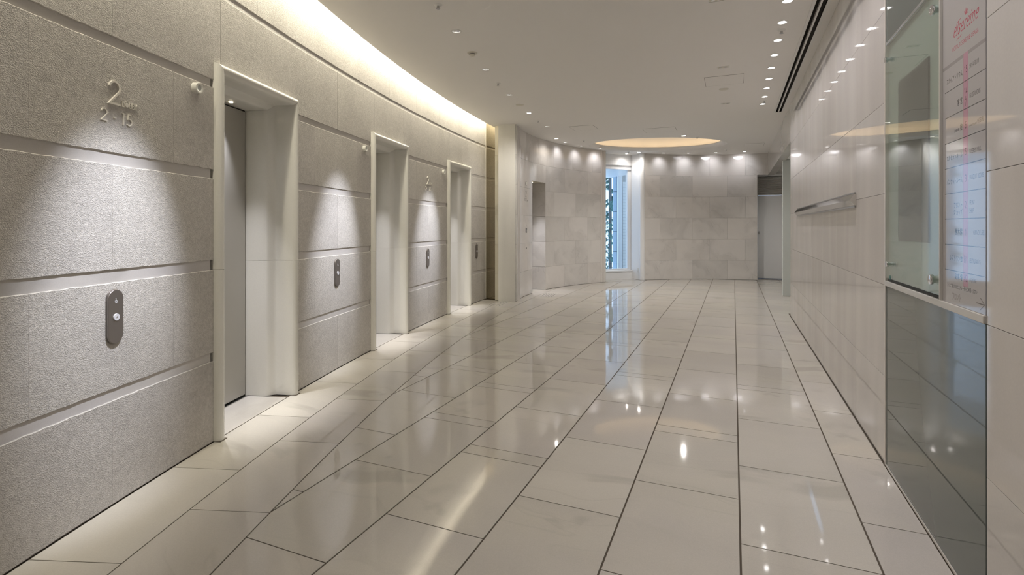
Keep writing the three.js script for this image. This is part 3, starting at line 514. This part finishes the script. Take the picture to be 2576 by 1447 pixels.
const jambGeo = (side, y0, y1, mitre) => sweep((p) => V3(side * (LW - p[0]), y0, p[1]), (p) => V3(side * (LW - p[0]), mitre ? LTOP - p[0] - 0.0008 : y1, p[1]), (n) => V3(side * -(-n[0]) , 0, n[1]).set(side * (n[0] < 0 ? -n[0] : -n[0]), 0, n[1]));
const headGeo = () => sweep((p) => V3(-(LW - p[0]) , LTOP - p[0], p[1]), (p) => V3((LW - p[0]), LTOP - p[0], p[1]), (n) => V3(0, -n[0], n[1]));
const liftLabels = ['elevator entrance in rounded marble surround, of the three the one farthest from the bronze mirror', 'middle elevator entrance of three in the rough stone wall, rounded marble surround', 'elevator entrance in rounded marble surround closest to the bronze mirror'];
LIFTS.forEach((s, i) => {
  const t = thing('elevator_entrance', liftLabels[i], 'elevator', [0, 0, 0], 0, 'elevator entrances in the rough stone wall'); onWall(t, s);
  for (const side of [-1, 1]) { part(t, 'jamb', jambGeo(side, 0.004, 1.199, false), M.frame_marble); part(t, 'jamb', jambGeo(side, 1.2005, 0, true), M.frame_marble); part(t, 'foot', rbox(side * LW, side * (LW - 0.074), 0.0, 0.004, -0.03, 0.056, 0.0015), M.grout); }
  part(t, 'lintel', headGeo(), M.frame_marble);
  part(t, 'soffit_cover', box(-0.42, 0.42, 2.54, 2.60, -0.45, -0.20), M.groove_stone);
  for (const side of [-1, 1]) { const lf = part(t, 'door_leaf', rbox(side * 0.001, side * 0.408, 0.016, 2.514, -0.415, -0.388, 0.003), M.door_metal); }
  part(t, 'sill', rbox(-0.418, 0.418, 0.0, 0.006, -0.44, -0.365, 0.001), M.steel);
  part(t, 'floor_slab', box(-0.418, 0.418, -0.02, 0.0, -0.365, -0.004), floorMats[i]);
  for (const q of [0.085, -0.115]) {
    const lp = new THREE.Group(); lp.name = 'soffit_lamp'; lp.position.set(q, LTOP - 0.119, -0.30); t.add(lp);
    const plate = new THREE.CylinderGeometry(0.036, 0.036, 0.003, 28); plate.translate(0, -0.0015, 0); part(lp, 'plate', plate, M.trim_metal);
    const bulb = new THREE.CylinderGeometry(0.015, 0.017, 0.006, 18); bulb.translate(0, -0.005, 0); part(lp, 'bulb', bulb, lampWarm);
    spotAt(lp, [0, -0.012, 0], [0, -2, 0.02], LAMP.lift, LAMP.lift.cd, 0.42, 1, 0.8);
  }
});
// curved elevator in the far wall
{
  const t = thing('curved_wall_elevator', 'plain square elevator niche cut into the polished curved marble wall', 'elevator', [0, 0, 0]);
  for (const [a, b] of [[L0 - 0.4, 4.57], [4.63, L1 + 0.4]]) part(t, 'door_leaf', slab(map1, { u0: a * DEG * R1, u1: b * DEG * R1, v0: 0.01, v1: LH + 0.03, w0: TH - 0.05, w1: TH - 0.005, nu: 5, c: 0.002 }), M.door_metal);
  part(t, 'shaft_wall', slab(map1, { u0: (L0 - 3) * DEG * R1, u1: (L1 + 3) * DEG * R1, v0: -0.02, v1: 2.9, w0: TH - 0.2, w1: TH - 0.06, nu: 5, c: 0 }), M.groove_stone);
  part(t, 'floor_slab', slab(map1, { u0: L0 * DEG * R1, u1: L1 * DEG * R1, v0: -0.02, v1: 0, w0: TH, w1: -0.003, nu: 5, c: 0.001 }), floorMats[1]);
  const p = map1(4.56 * DEG * R1, LH - 0.003, -0.17); const lp = new THREE.Group(); lp.name = 'soffit_lamp'; lp.position.copy(p); t.add(lp); const b = new THREE.CylinderGeometry(0.02, 0.02, 0.006, 16); part(lp, 'bulb', b, lampWarm); spotAt(lp, [0, -0.012, 0], [0.1, -2, 0], LAMP.lift, LAMP.lift.cd * 1.2, 0.45);
}
// ---------------------------------------------------------------- raised lettering
function stroke(pts, w, depth, closed = false) {            // flat ribbon along a polyline, extruded
  const P = pts.map((p) => new THREE.Vector2(...p)), n = P.length, L = [], Rt = [];
  for (let i = 0; i < n; i++) {
    const a = P[(i - 1 + n) % n], b = P[i], c = P[(i + 1) % n], hasA = closed || i > 0, hasC = closed || i < n - 1;
    const d0 = hasA ? b.clone().sub(a).normalize() : c.clone().sub(b).normalize(), d1 = hasC ? c.clone().sub(b).normalize() : d0;
    const t = d0.clone().add(d1).normalize(), k = Math.min(2.2, 1 / Math.max(0.35, t.dot(d0))), nn = new THREE.Vector2(-t.y, t.x).multiplyScalar(w / 2 * k);
    L.push(b.clone().add(nn)); Rt.push(b.clone().sub(nn));
  }
  let sh; if (closed) { sh = new THREE.Shape(L); sh.holes.push(new THREE.Path(Rt)); } else sh = new THREE.Shape([...L, ...Rt.reverse()]);
  return new THREE.ExtrudeGeometry(sh, { depth, bevelEnabled: true, bevelSize: w * 0.06, bevelThickness: depth * 0.15, bevelSegments: 1 });
}
const arc = (cx, cy, rx, ry, a0, a1, n = 14) => Array.from({ length: n + 1 }, (_, i) => { const a = (a0 + (a1 - a0) * i / n) * DEG; return [cx + rx * Math.cos(a), cy + ry * Math.sin(a)]; });
const GL = {
  '2': [0.62, [[...arc(0.31, 0.72, 0.27, 0.28, 170, -28), [0.03, 0.02], [0.62, 0.02]]]],
  '1': [0.2, [[[0.0, 0.97], [0.14, 0.98], [0.14, 0]]]],
  '5': [0.58, [[[0.5, 0.98], [0.2, 0.98], [0.13, 0.57], ...arc(0.27, 0.31, 0.28, 0.30, 120, -140)]]],
  '-': [0.25, [[[0.0, 0.42], [0.25, 0.42]]]],
  'L': [0.42, [[[0.06, 1], [0.06, 0.04], [0.42, 0.04]]]],
  'O': [0.94, [arc(0.47, 0.5, 0.44, 0.47, 0, 345, 22)], true],
  'B': [0.5, [[[0.06, 0.03], [0.06, 0.97], ...arc(0.2, 0.76, 0.22, 0.21, 90, -90, 8), ...arc(0.22, 0.29, 0.27, 0.26, 90, -90, 8), [0.06, 0.03]]]],
  'Y': [0.6, [[[0.0, 1], [0.3, 0.5], [0.3, 0]], [[0.6, 1], [0.3, 0.5]]]],
};
function lettering(parent, str, x, y, h, gap, w, depth, m, spaceW = 0.4) {
  for (const ch of str) {
    if (ch === ' ') { x += h * spaceW; continue; }
    const [gw, paths, closed] = GL[ch]; const g = merge(paths.map((p) => { const q = stroke(p.map(([a, b]) => [a * h, b * h]), w, depth, closed); return q; })); g.translate(x, y, 0);
    part(parent, 'letter', g, m); x += gw * h + gap;
  }
}
[[10.692, 'raised 2 LOBBY lettering on rough stone beside the elevator farthest from the bronze mirror'], [5.30, 'raised 2 LOBBY lettering on rough stone beside the elevator closest to the mirror']].forEach(([s, lb]) => {
  const t = thing('floor_number', lb, 'lettering', [0, 0, 0], 0, 'raised floor numbers'); onWall(t, s, 0.0, 2.05);
  lettering(t, '2', -0.042, 0.108, 0.122, 0, 0.0098, 0.008, M.letter_stone);
  lettering(t, 'LOBBY', 0.048, 0.108, 0.031, 0.003, 0.0030, 0.005, M.letter_stone);
  lettering(t, '2', -0.088, 0.010, 0.062, 0, 0.0050, 0.006, M.letter_stone);
  lettering(t, '-', -0.008, 0.010, 0.062, 0, 0.0050, 0.006, M.letter_stone);
  lettering(t, '15', 0.048, 0.010, 0.062, 0.018, 0.0050, 0.006, M.letter_stone);
});
// hall lanterns: short frosted cylinders by each entrance
LIFTS.forEach((s, i) => {
  const t = thing('hall_lantern', 'frosted round indicator lamp high on the stone wall ' + ['beside the entrance farthest from the mirror', 'beside the middle elevator entrance', 'beside the entrance closest to the mirror'][i], 'indicator', [0, 0, 0], 0, 'elevator hall lanterns'); onWall(t, s + 0.725, 0, 2.412);
  const g = new THREE.LatheGeometry([[0.018, 0.028], [0.0185, 0.034], [0.034, 0.036], [0.037, 0.033], [0.037, -0.004]].map((p) => new THREE.Vector2(...p)), 32).rotateX(Math.PI / 2); part(t, 'ring', g, M.acrylic);
  part(t, 'lens', new THREE.CylinderGeometry(0.0185, 0.0185, 0.004, 24).rotateX(Math.PI / 2).translate(0, 0, 0.029), M.green_white);
});
// call panels
function accessIcon(parent, y, z, k = 1, m = M.button_white) {
  const g = [new THREE.CylinderGeometry(0.0028 * k, 0.0028 * k, 0.001, 12).rotateX(Math.PI / 2).translate(-0.001 * k, 0.0125 * k, 0), stroke([[-0.001 * k, 0.009 * k], [0, 0.001 * k], [0.006 * k, 0.001 * k], [0.009 * k, -0.006 * k], [0.0115 * k, -0.005 * k]], 0.0026 * k, 0.0008), stroke(arc(0, -0.001 * k, 0.0075 * k, 0.0075 * k, 140, 340, 14), 0.0022 * k, 0.0008)];
  const o = part(parent, 'access_symbol', merge(g), m, 'white wheelchair symbol'); o.position.set(0, y, z);
}
const pill = (w, h, d, b) => { const r = w / 2, sh = new THREE.Shape(); sh.absarc(0, h / 2 - r, r, 0, Math.PI); sh.absarc(0, -h / 2 + r, r, Math.PI, 2 * Math.PI); return new THREE.ExtrudeGeometry(sh, { depth: d, bevelEnabled: true, bevelSize: b, bevelThickness: b, bevelSegments: 3, curveSegments: 24 }); };
[[10.696, 'grey pill-shaped call panel below the large 2 LOBBY number, farthest from the mirror'], [8.01, 'grey pill-shaped call panel on the stone wall between the first two entrances from the far end of the mirror'], [5.315, 'grey pill-shaped call panel below the smaller 2 LOBBY number near the mirror'], [3.04, 'grey pill-shaped call panel between the last elevator entrance and the bronze mirror']].forEach(([s, lb], i) => {
  if (i === 1) lb = 'grey pill-shaped call panel on stone wall just past the entrance farthest from the mirror';
  const t = thing('hall_call_station', lb, 'call panel', [0, 0, 0], 0, 'elevator call panels'); onWall(t, s, 0.0, 1.015);
  part(t, 'rim', pill(0.103, 0.293, 0.004, 0.001), M.brushed_dark);
  part(t, 'plate', pill(0.093, 0.283, 0.009, 0.004).translate(0, 0, 0.001), M.brushed_dark);
  const b = part(t, 'button', new THREE.CylinderGeometry(0.0185, 0.0195, 0.006, 28).rotateX(Math.PI / 2), M.button_white, 'pale round call button'); b.position.set(0, -0.003, 0.0165);
  part(b, 'arrow', new THREE.ExtrudeGeometry(new THREE.Shape([[-0.006, -0.005], [0.006, -0.005], [0, 0.007]].map((p) => new THREE.Vector2(...p))), { depth: 0.0006, bevelEnabled: false }).translate(0, 0, 0.003), M.print_grey);
  accessIcon(t, 0.083, 0.0142);
});
// fittings of the curved-wall elevator
{
  const t = thing('elevator_sign', 'small grey floor number 2 printed on the curved marble beside the niche', 'lettering', [0, 0, 0]); on1(t, -4.4, 0, 2.05);
  lettering(t, '2', -0.04, 0.09, 0.14, 0, 0.012, 0.002, M.print_grey); lettering(t, 'B2-2', -0.10, 0.0, 0.06, 0.012, 0.006, 0.002, M.print_grey);
  lettering(t, 'LOBBY', 0.075, 0.0, 0.02, 0.002, 0.003, 0.002, M.print_grey);
  const n = thing('niche_lantern', 'clear round indicator lamp above the grey number on curved marble', 'indicator', [0, 0, 0]); on1(n, -4.4, 0, 2.43);
  part(n, 'ring', new THREE.TorusGeometry(0.04, 0.008, 8, 28).translate(0, 0, 0.008), M.steel); part(n, 'lens', new THREE.CylinderGeometry(0.035, 0.035, 0.02, 24).rotateX(Math.PI / 2).translate(0, 0, 0.01), M.acrylic);
  const b = thing('call_plate', 'dark square wheelchair plate on the polished curved marble', 'call panel', [0, 0, 0]); on1(b, -4.1, 0, 1.415);
  part(b, 'plate', rbox(-0.038, 0.038, -0.05, 0.05, 0, 0.006, 0.002), M.screen_dark); accessIcon(b, 0, 0.007, 2.6);
  const c = thing('call_button', 'small round button low on the polished curved marble', 'button', [0, 0, 0]); on1(c, -4.1, 0, 1.03); part(c, 'bezel', new THREE.CylinderGeometry(0.018, 0.02, 0.01, 20).rotateX(Math.PI / 2), M.steel); part(c, 'button_face', new THREE.CylinderGeometry(0.012, 0.012, 0.014, 20).rotateX(Math.PI / 2), M.screen_dark);
  const e = thing('key_switch', 'tiny round key switch above the dark wheelchair plate', 'button', [0, 0, 0]); on1(e, -4.1, 0, 1.535); part(e, 'bezel', new THREE.CylinderGeometry(0.009, 0.011, 0.008, 16).rotateX(Math.PI / 2), M.steel); part(e, 'slot', new THREE.BoxGeometry(0.003, 0.01, 0.009), M.dull_metal);
}
// tactile studs on the floor
for (const [s0, d0, lb] of [[3.33, 0.36, 'patch of steel tactile studs on the floor by the cream pillar'], [1.78, 0.98, 'patch of steel tactile studs on the floor before the curved-wall elevator']]) {
  const t = thing('tactile_studs', lb, 'tactile paving'); const g = new THREE.CylinderGeometry(0.007, 0.009, 0.004, 10);
  for (let i = 0; i < 11; i++) for (let j = 0; j < 5; j++) { const p = wallMap(s0 - i * 0.055, 0.0022, d0 + j * 0.055 - (d0 > 0.5 ? i * 0.004 : 0)); const o = part(t, 'stud', g, M.steel); o.position.copy(p); }
}
// ---------------------------------------------------------------- right wall fittings
{
  const t = thing('wall_rail', 'long stainless V-shaped rail fixed to the polished right wall', 'rail');
  const P = [[0.878, 1.768], [0.872, 1.768], [0.872, 1.757], [0.838, 1.706], [0.872, 1.665], [0.872, 1.650], [0.878, 1.650]], z0 = -8.79, z1 = -4.785;
  const sh = new THREE.Shape([[0.879, 1.757], [0.870, 1.757], [0.838, 1.706], [0.870, 1.665], [0.879, 1.665]].map((p) => new THREE.Vector2(...p)));
  const g = new THREE.ExtrudeGeometry(sh, { depth: z1 - z0, bevelEnabled: false }); g.translate(0, 0, z0); part(t, 'rail_body', g, M.chrome);
  part(t, 'upper_flange', rbox(0.868, 0.8795, 1.758, 1.770, z0, z1, 0.002), M.steel); part(t, 'lower_flange', rbox(0.868, 0.8795, 1.648, 1.664, z0, z1, 0.002), M.steel);
  part(t, 'end_cap', prismCap(), M.trim_metal);
  function prismCap() { const q = new THREE.ExtrudeGeometry(sh, { depth: 0.002, bevelEnabled: false }); q.translate(0, 0, z1); return q; }
}
const GZ0 = -3.925, GZ1 = -2.519, GZM = -2.965;
const tr2 = structure('trim_2');
part(tr2, 'edge_strip', rbox(XR - 0.006, XR + 0.02, 0.004, 3.54, GZ0 - 0.008, GZ0 + 0.010, 0.002), M.trim_metal);
part(tr2, 'rail_strip', rbox(XR - 0.008, XR + 0.02, 1.13, 1.162, GZ0 + 0.011, GZ1, 0.003), M.trim_metal);
part(tr2, 'upper_strip', rbox(XR - 0.004, XR + 0.02, 2.628, 2.645, GZ0 + 0.011, GZM, 0.003), M.steel);
part(tr2, 'divider_strip', rbox(XR - 0.012, XR + 0.02, 1.163, 3.54, GZM - 0.006, GZM + 0.004, 0.002), M.trim_metal);
part(tr2, 'base_strip', rbox(XR - 0.006, XR + 0.0, 0.002, 0.016, GZ0 + 0.011, GZ1, 0.002), M.trim_metal);
{
  const lg = thing('lower_glass_panel', 'grey-green painted glass panel from floor to metal ledge under the directory', 'glass panel'); part(lg, 'glass', rbox(XR, XR + 0.018, 0.004, 1.128, GZ0 + 0.011, GZ1 - 0.001, 0.001), M.sage_glass);
  const ug = thing('upper_glass_panel', 'grey-green glass panel above the display case under the ceiling', 'glass panel'); part(ug, 'glass', rbox(XR, XR + 0.018, 2.646, 3.538, GZ0 + 0.011, GZM - 0.007, 0.001), M.sage_glass);
  const dc = thing('display_case', 'tall glass-fronted case with a dark poster screen beside the white directory', 'display case');
  part(dc, 'back_panel', box(XR + 0.012, XR + 0.019, 1.164, 2.626, GZ0 + 0.012, GZM - 0.007), M.case_back);
  part(dc, 'screen', rbox(XR + 0.004, XR + 0.0118, 1.419, 2.340, -3.677, -3.17, 0.001), M.screen_dark, 'dark blank screen');
  part(dc, 'gap_shade_strip', box(XR + 0.001, XR + 0.0115, 1.164, 1.176, GZ0 + 0.04, GZM - 0.008), M.rubber_and_gap_shade);  // shade of the open gap below the glass door, painted as a black strip
  const pane = part(dc, 'glass_door', box(XR - 0.006, XR - 0.001, 1.182, 2.626, GZ0 + 0.013, GZM - 0.009), M.clear_glass);
  for (const [y, z, r] of [[2.517, -3.822, 0.016], [2.513, -3.012, 0.024], [1.272, -3.796, 0.016], [1.251, -3.035, 0.024]]) { const k = part(dc, 'glass_clamp', new THREE.LatheGeometry([[0.001, 0], [r * 0.9, 0], [r, 0.003], [r, 0.014], [r * 0.72, 0.015], [r * 0.72, 0.03]].map((p) => new THREE.Vector2(...p)), 24).rotateZ(-Math.PI / 2), M.chrome, 'chrome glass clamp'); k.position.set(XR - 0.03, y, z); }
  const stk = part(dc, 'sticker', new THREE.CylinderGeometry(0.014, 0.014, 0.0006, 20).rotateZ(Math.PI / 2), new THREE.MeshStandardMaterial({ color: 0x2f6f66, roughness: 0.5 }), 'small green round sticker'); stk.position.set(XR - 0.0068, 1.19, -3.80);
}
// directory: printed white glass
{
  const cv = document.createElement('canvas'); const W = 640, Hh = 2048, y0m = 1.163, y1m = 2.57; cv.width = W; cv.height = Hh; const c = cv.getContext('2d');
  const wM = GZ1 - (GZM + 0.004), X = (z) => (z - (GZM + 0.004)) / wM * W, Y = (y) => (y1m - y) / (y1m - y0m) * Hh, U = W / wM;
  c.fillStyle = '#dcd7d4'; c.fillRect(0, 0, W, Hh);
  // pink strip
  c.fillStyle = '#e7b3c4'; c.fillRect(X(-2.728), Y(2.206), X(-2.683) - X(-2.728), Y(1.252) - Y(2.206)); c.strokeStyle = '#c58ba0'; c.lineWidth = 3; c.strokeRect(X(-2.728), Y(2.206), X(-2.683) - X(-2.728), Y(1.252) - Y(2.206));
  c.fillStyle = '#bdb7b5'; c.fillRect(0, Y(2.218), W, Y(2.203) - Y(2.218)); c.fillStyle = '#e7b3c4'; c.fillRect(X(-2.728), Y(2.218), X(-2.683) - X(-2.728), 30);
  // emblem: script wordmark with a small three-leaf crown
  c.fillStyle = '#d8566c'; c.strokeStyle = '#d8566c'; c.save(); c.translate(X(-2.715), Y(2.318)); c.transform(1, 0, -0.22, 1, 0, 0); c.font = 'italic 92px serif'; c.textAlign = 'center'; c.scale(0.92, 1.15); c.fillText('elsereine', 0, 0); c.restore();
  c.lineWidth = 4; c.beginPath(); c.moveTo(X(-2.80), Y(2.295)); c.bezierCurveTo(X(-2.79), Y(2.31), X(-2.77), Y(2.295), X(-2.75), Y(2.308)); c.stroke();
  c.beginPath(); c.moveTo(X(-2.80), Y(2.355)); c.bezierCurveTo(X(-2.81), Y(2.375), X(-2.77), Y(2.372), X(-2.755), Y(2.378)); c.stroke();
  const leaf = (x, y, a, l) => { c.save(); c.translate(x, y); c.rotate(a); c.beginPath(); c.moveTo(0, 0); c.quadraticCurveTo(-11, -l * 0.5, 0, -l); c.quadraticCurveTo(11, -l * 0.5, 0, 0); c.fill(); c.restore(); };
  leaf(X(-2.703), Y(2.372), 0, 44); leaf(X(-2.706), Y(2.372), -0.55, 36); leaf(X(-2.70), Y(2.372), 0.55, 36); c.beginPath(); c.arc(X(-2.685), Y(2.375), 4, 0, 7); c.fill();
  c.font = '34px sans-serif'; c.textAlign = 'center'; c.fillText('HOTEL ELSEREINE OSAKA', X(-2.716), Y(2.262));
  // rules between floors
  const rules = [2.10, 1.985, 1.87, 1.758, 1.645, 1.533, 1.42, 1.308].map((y) => y);
  c.fillStyle = '#4a464c'; for (const y of rules) c.fillRect(X(-2.935), Y(y) - 2, X(-2.520) - X(-2.935), 4);
  // kana and kanji drawn stroke by stroke on a 10 x 10 grid
  const J = { 'ス': '15,15,85,15,50,55,10,90|55,58,90,90', 'カ': '10,30,88,30,80,85,68,80|45,8,42,45,12,90', 'イ': '80,10,50,45,8,60|50,42,50,95', 'ア': '10,15,88,15,60,45|48,32,45,65,20,95', 'ト': '35,5,35,95|37,38,80,60', 'リ': '25,10,25,55|75,10,75,55,40,95', 'ウ': '50,5,50,22|15,45,15,22,85,22,78,60,40,95', 'ム': '45,8,15,85,85,78|65,55,90,95', 'エ': '15,20,85,20|50,20,50,82|8,82,92,82', 'ル': '30,12,28,60,8,92|58,10,58,88,95,55', 'セ': '8,42,90,28,70,55|35,10,35,85,88,85', 'ラ': '20,15,80,15|12,40,85,40,70,75,30,95', 'ン': '12,18,38,34|15,88,60,70,90,25', 'ホ': '8,30,92,30|50,6,50,92,38,88|28,50,10,80|70,50,92,80', 'ー': '8,50,92,50', 'バ': '35,25,10,85|60,25,92,85|72,8,80,18|84,4,92,14', 'ケ': '35,8,10,50|25,32,92,32|65,32,35,95', 'ッ': '20,45,28,62|45,40,52,58|85,42,70,75,40,92', 'フ': '12,18,88,18,75,60,30,95', 'ロ': '18,20,82,20,82,85,18,85,18,20', 'シ': '15,18,38,30|8,42,30,54|15,90,60,72,92,30', 'ョ': '30,45,80,45,80,92,30,92|32,68,80,68', 'プ': '10,25,75,25,65,65,25,95|88,8,94,14,88,20,82,14,88,8', 'レ': '25,10,25,88,92,45', '客': '50,2,50,14|10,30,10,16,90,16,90,30|40,24,15,50|30,36,75,36,30,66|40,46,90,68|28,68,74,68,74,96,28,96,28,68', '室': '50,2,50,12|10,28,10,14,90,14,90,28|22,32,80,32|45,32,30,50,75,50|65,42,80,56|50,54,50,94|22,72,78,72|8,94,92,94', '日': '22,8,78,8,78,94,22,94,22,8|22,50,78,50', '本': '10,28,90,28|50,4,50,96|46,30,10,76|54,30,90,76|34,76,66,76', '料': '28,6,28,96|6,42,52,42|12,14,18,30|46,14,40,30|26,46,6,76|72,6,72,96|56,66,94,58|58,16,66,26|56,38,66,46', '理': '8,16,40,16|24,16,24,76|10,44,38,44|6,78,42,70|50,10,90,10,90,50,50,50,50,10|50,30,90,30|70,10,70,94|52,70,90,70|44,94,96,94', '桂': '6,30,44,30|25,4,25,96|24,34,6,70|52,22,92,22|72,4,72,44|48,44,96,44|54,66,92,66|72,50,72,92|46,92,98,92', '銀': '24,4,4,28|24,4,44,26|10,34,40,34|24,34,24,88|8,52,42,52|4,92,44,84|54,8,88,8,88,48,54,48|54,28,88,28|54,8,54,92,70,84|58,50,94,94|92,56,74,68', '木': '8,28,92,28|50,4,50,96|46,30,8,84|54,30,92,84', '犀': '12,6,88,6,88,28,14,28|14,6,12,60,4,96|50,34,50,54|26,38,34,46|74,38,66,46|28,62,88,62|20,78,94,78|56,54,56,98', '駐': '10,8,46,8|12,8,12,52,48,52,46,92,36,90|28,8,28,52|12,30,46,30|8,66,6,86|18,64,20,82|30,64,32,80|72,4,80,12|56,24,96,24|76,24,76,92|58,56,94,56|52,92,98,92', '車': '10,14,90,14|20,30,80,30,80,66,20,66,20,30|20,48,80,48|6,82,94,82|50,2,50,98', '場': '4,34,36,34|20,8,20,76|4,82,40,68|50,6,88,6,88,38,50,38,50,6|50,22,88,22|42,50,98,50|56,52,40,78|52,62,90,62,84,94,76,92|66,64,48,92|78,64,62,94', '街': '18,4,4,26|22,28,4,54|14,44,14,96|32,18,62,18|46,4,46,40|30,40,64,40|32,60,62,60|46,46,46,86|28,90,66,82|70,16,94,16|66,42,98,42|84,42,84,92,76,88', 'に': '18,10,14,90|44,22,86,22|40,70,50,84,90,82', 'ご': '22,24,72,24|18,68,28,84,82,82|80,6,86,16|90,2,96,12', '用': '20,8,16,92|20,8,82,8,82,92,72,90|20,36,82,36|18,62,82,62|50,8,50,92', 'の': '52,18,40,74,22,84,10,60,26,24,60,14,88,36,86,66,60,90', '方': '50,2,50,20|6,22,94,22|40,24,34,60,10,94|38,46,82,46,74,92,60,88', 'は': '16,10,12,90|38,30,90,30|66,8,68,80,50,90,40,78,60,70,92,88', 'タ': '38,6,10,50|34,24,86,24,66,70,24,96|36,46,66,64', 'を': '16,22,80,20|46,4,20,56,50,44,58,70|86,40,40,66,42,88,84,90', '利': '44,4,10,16|6,34,54,34|30,12,30,96|28,38,6,72|32,42,52,60|66,16,66,66|90,6,90,92,80,88', 'く': '72,6,26,48,72,94', 'だ': '8,28,60,24|34,6,12,92|52,48,86,46|48,74,58,88,92,86|78,6,84,16|90,4,96,14', 'さ': '14,30,86,22|44,4,72,58|74,58,30,64,26,86,74,90', 'い': '16,16,22,74,34,82,42,64|74,24,88,62', 'F': '30,94,30,8,86,8|30,46,78,46', '1': '40,16,54,6,54,94' };
  function jp(str, x, y, h, w, lw, color, right) { c.strokeStyle = color; c.lineWidth = lw; c.lineJoin = c.lineCap = 'round'; const n = [...str]; if (right) x -= n.length * w * 1.06; for (const ch of n) { const s = J[ch]; if (s) for (const st of s.split('|')) { const v = st.split(',').map(Number); c.beginPath(); for (let i = 0; i < v.length; i += 2) { const px = x + v[i] / 100 * w, py = y - h + v[i + 1] / 100 * h; i ? c.lineTo(px, py) : c.moveTo(px, py); } c.stroke(); } x += w * 1.06; } }
  const ink = '#3f3b42', plum = '#6d2f4c', lx = X(-2.738), rx = X(-2.668), nx = X(-2.7055);
  const num = (t, y, px = 58) => { c.fillStyle = plum; c.font = px + 'px sans-serif'; c.textAlign = 'center'; c.save(); c.translate(nx, Y(y)); c.scale(0.78, 1); c.fillText(t, 0, 0); c.restore(); };
  const en = (t, y, px = 36, x = rx) => { c.fillStyle = ink; c.font = px + 'px sans-serif'; c.textAlign = 'left'; c.save(); c.translate(x, Y(y)); c.scale(0.64, 1); c.fillText(t, 0, 0); c.restore(); return x + c.measureText(t).width * 0.64; };
  const jl = (t, y, h = 38, w = 32, x = lx) => jp(t, x, Y(y), h, w, 3.4, ink, true);
  num('15', 2.135); en('SKY ATRIUM', 2.140); jl('スカイアトリウム', 2.132, 36, 30);
  num('14', 2.045); c.fillStyle = plum; c.fillRect(nx - 2, Y(2.038), 4, 16); num('7', 1.998); en('GUESTROOMS', 2.02); jl('客', 2.015, 40, 36, lx - 44); jl('室', 2.015, 40, 36);
  num('6', 1.905); { const e = en('JAPANESE RESTAURANT', 1.905, 15); en('KATSURA', 1.905, 34, e + 6); } jl('桂', 1.905, 40, 36); jp('日本料理', lx - 50, Y(1.905), 20, 18, 2, ink, true);
  num('5', 1.795); en('ELSEREIN HALL', 1.795); jl('エルセランホール', 1.79, 36, 30);
  num('3', 1.685); en('BANQUET ROOMS', 1.69); jl('バンケットルーム', 1.685, 36, 30);
  num('2', 1.575); en('FRONT', 1.587, 36); en('SHOP', 1.555, 36); jl('フロント', 1.58, 36, 32); jl('ショップ', 1.55, 36, 32);
  num('1', 1.462); en('GINMOKUSEI', 1.467, 38, rx + 52); jl('銀木犀', 1.463, 40, 36);
  num('B1', 1.35); en('RESTAURANTS', 1.352); jl('レストラン街', 1.35, 36, 32);
  num('B2', 1.272); en('PARKING', 1.275); jl('駐車場', 1.272, 40, 38);
  jp('1Fにご用の方はエスカレータ', X(-2.915), Y(1.232), 26, 20, 2.6, ink); jp('ーをご利用ください', X(-2.915) + 13 * 21.2, Y(1.232), 26, 20, 2.6, ink);
  jp('フロント', X(-2.85), Y(1.182), 46, 34, 7, '#8a7f78'); jp('フロント', X(-2.85), Y(1.182), 46, 34, 3, '#dcd7d4');
  c.strokeStyle = '#6c645f'; c.lineWidth = 5; c.beginPath(); c.moveTo(X(-2.60), Y(1.2)); c.lineTo(X(-2.53), Y(1.2)); c.moveTo(X(-2.565), Y(1.222)); c.lineTo(X(-2.53), Y(1.2)); c.lineTo(X(-2.565), Y(1.178)); c.stroke();
  const tex = new THREE.CanvasTexture(cv); tex.colorSpace = THREE.SRGBColorSpace; tex.anisotropy = 8;
  const pm = new THREE.MeshStandardMaterial({ map: tex, roughness: 0.05 }); pm.color.setRGB(0.62, 0.62, 0.63); pm.name = 'directory_print';
  const t = thing('directory_board', 'white glass floor directory with pink strip, red script emblem and floor names', 'sign');
  part(t, 'board', box(XR + 0.001, XR + 0.018, 1.163, 3.53, GZM + 0.005, GZ1 - 0.001), M.directory_white || mat('directory_white', [0.43, 0.415, 0.41], 0.05));
  const g = new THREE.PlaneGeometry(wM - 0.002, y1m - y0m); g.rotateY(-Math.PI / 2); g.translate(XR + 0.0004, (y0m + y1m) / 2, (GZM + 0.004 + GZ1) / 2); part(t, 'printed_face', g, pm);
}
shade(scene);
renderer.render(scene, camera);
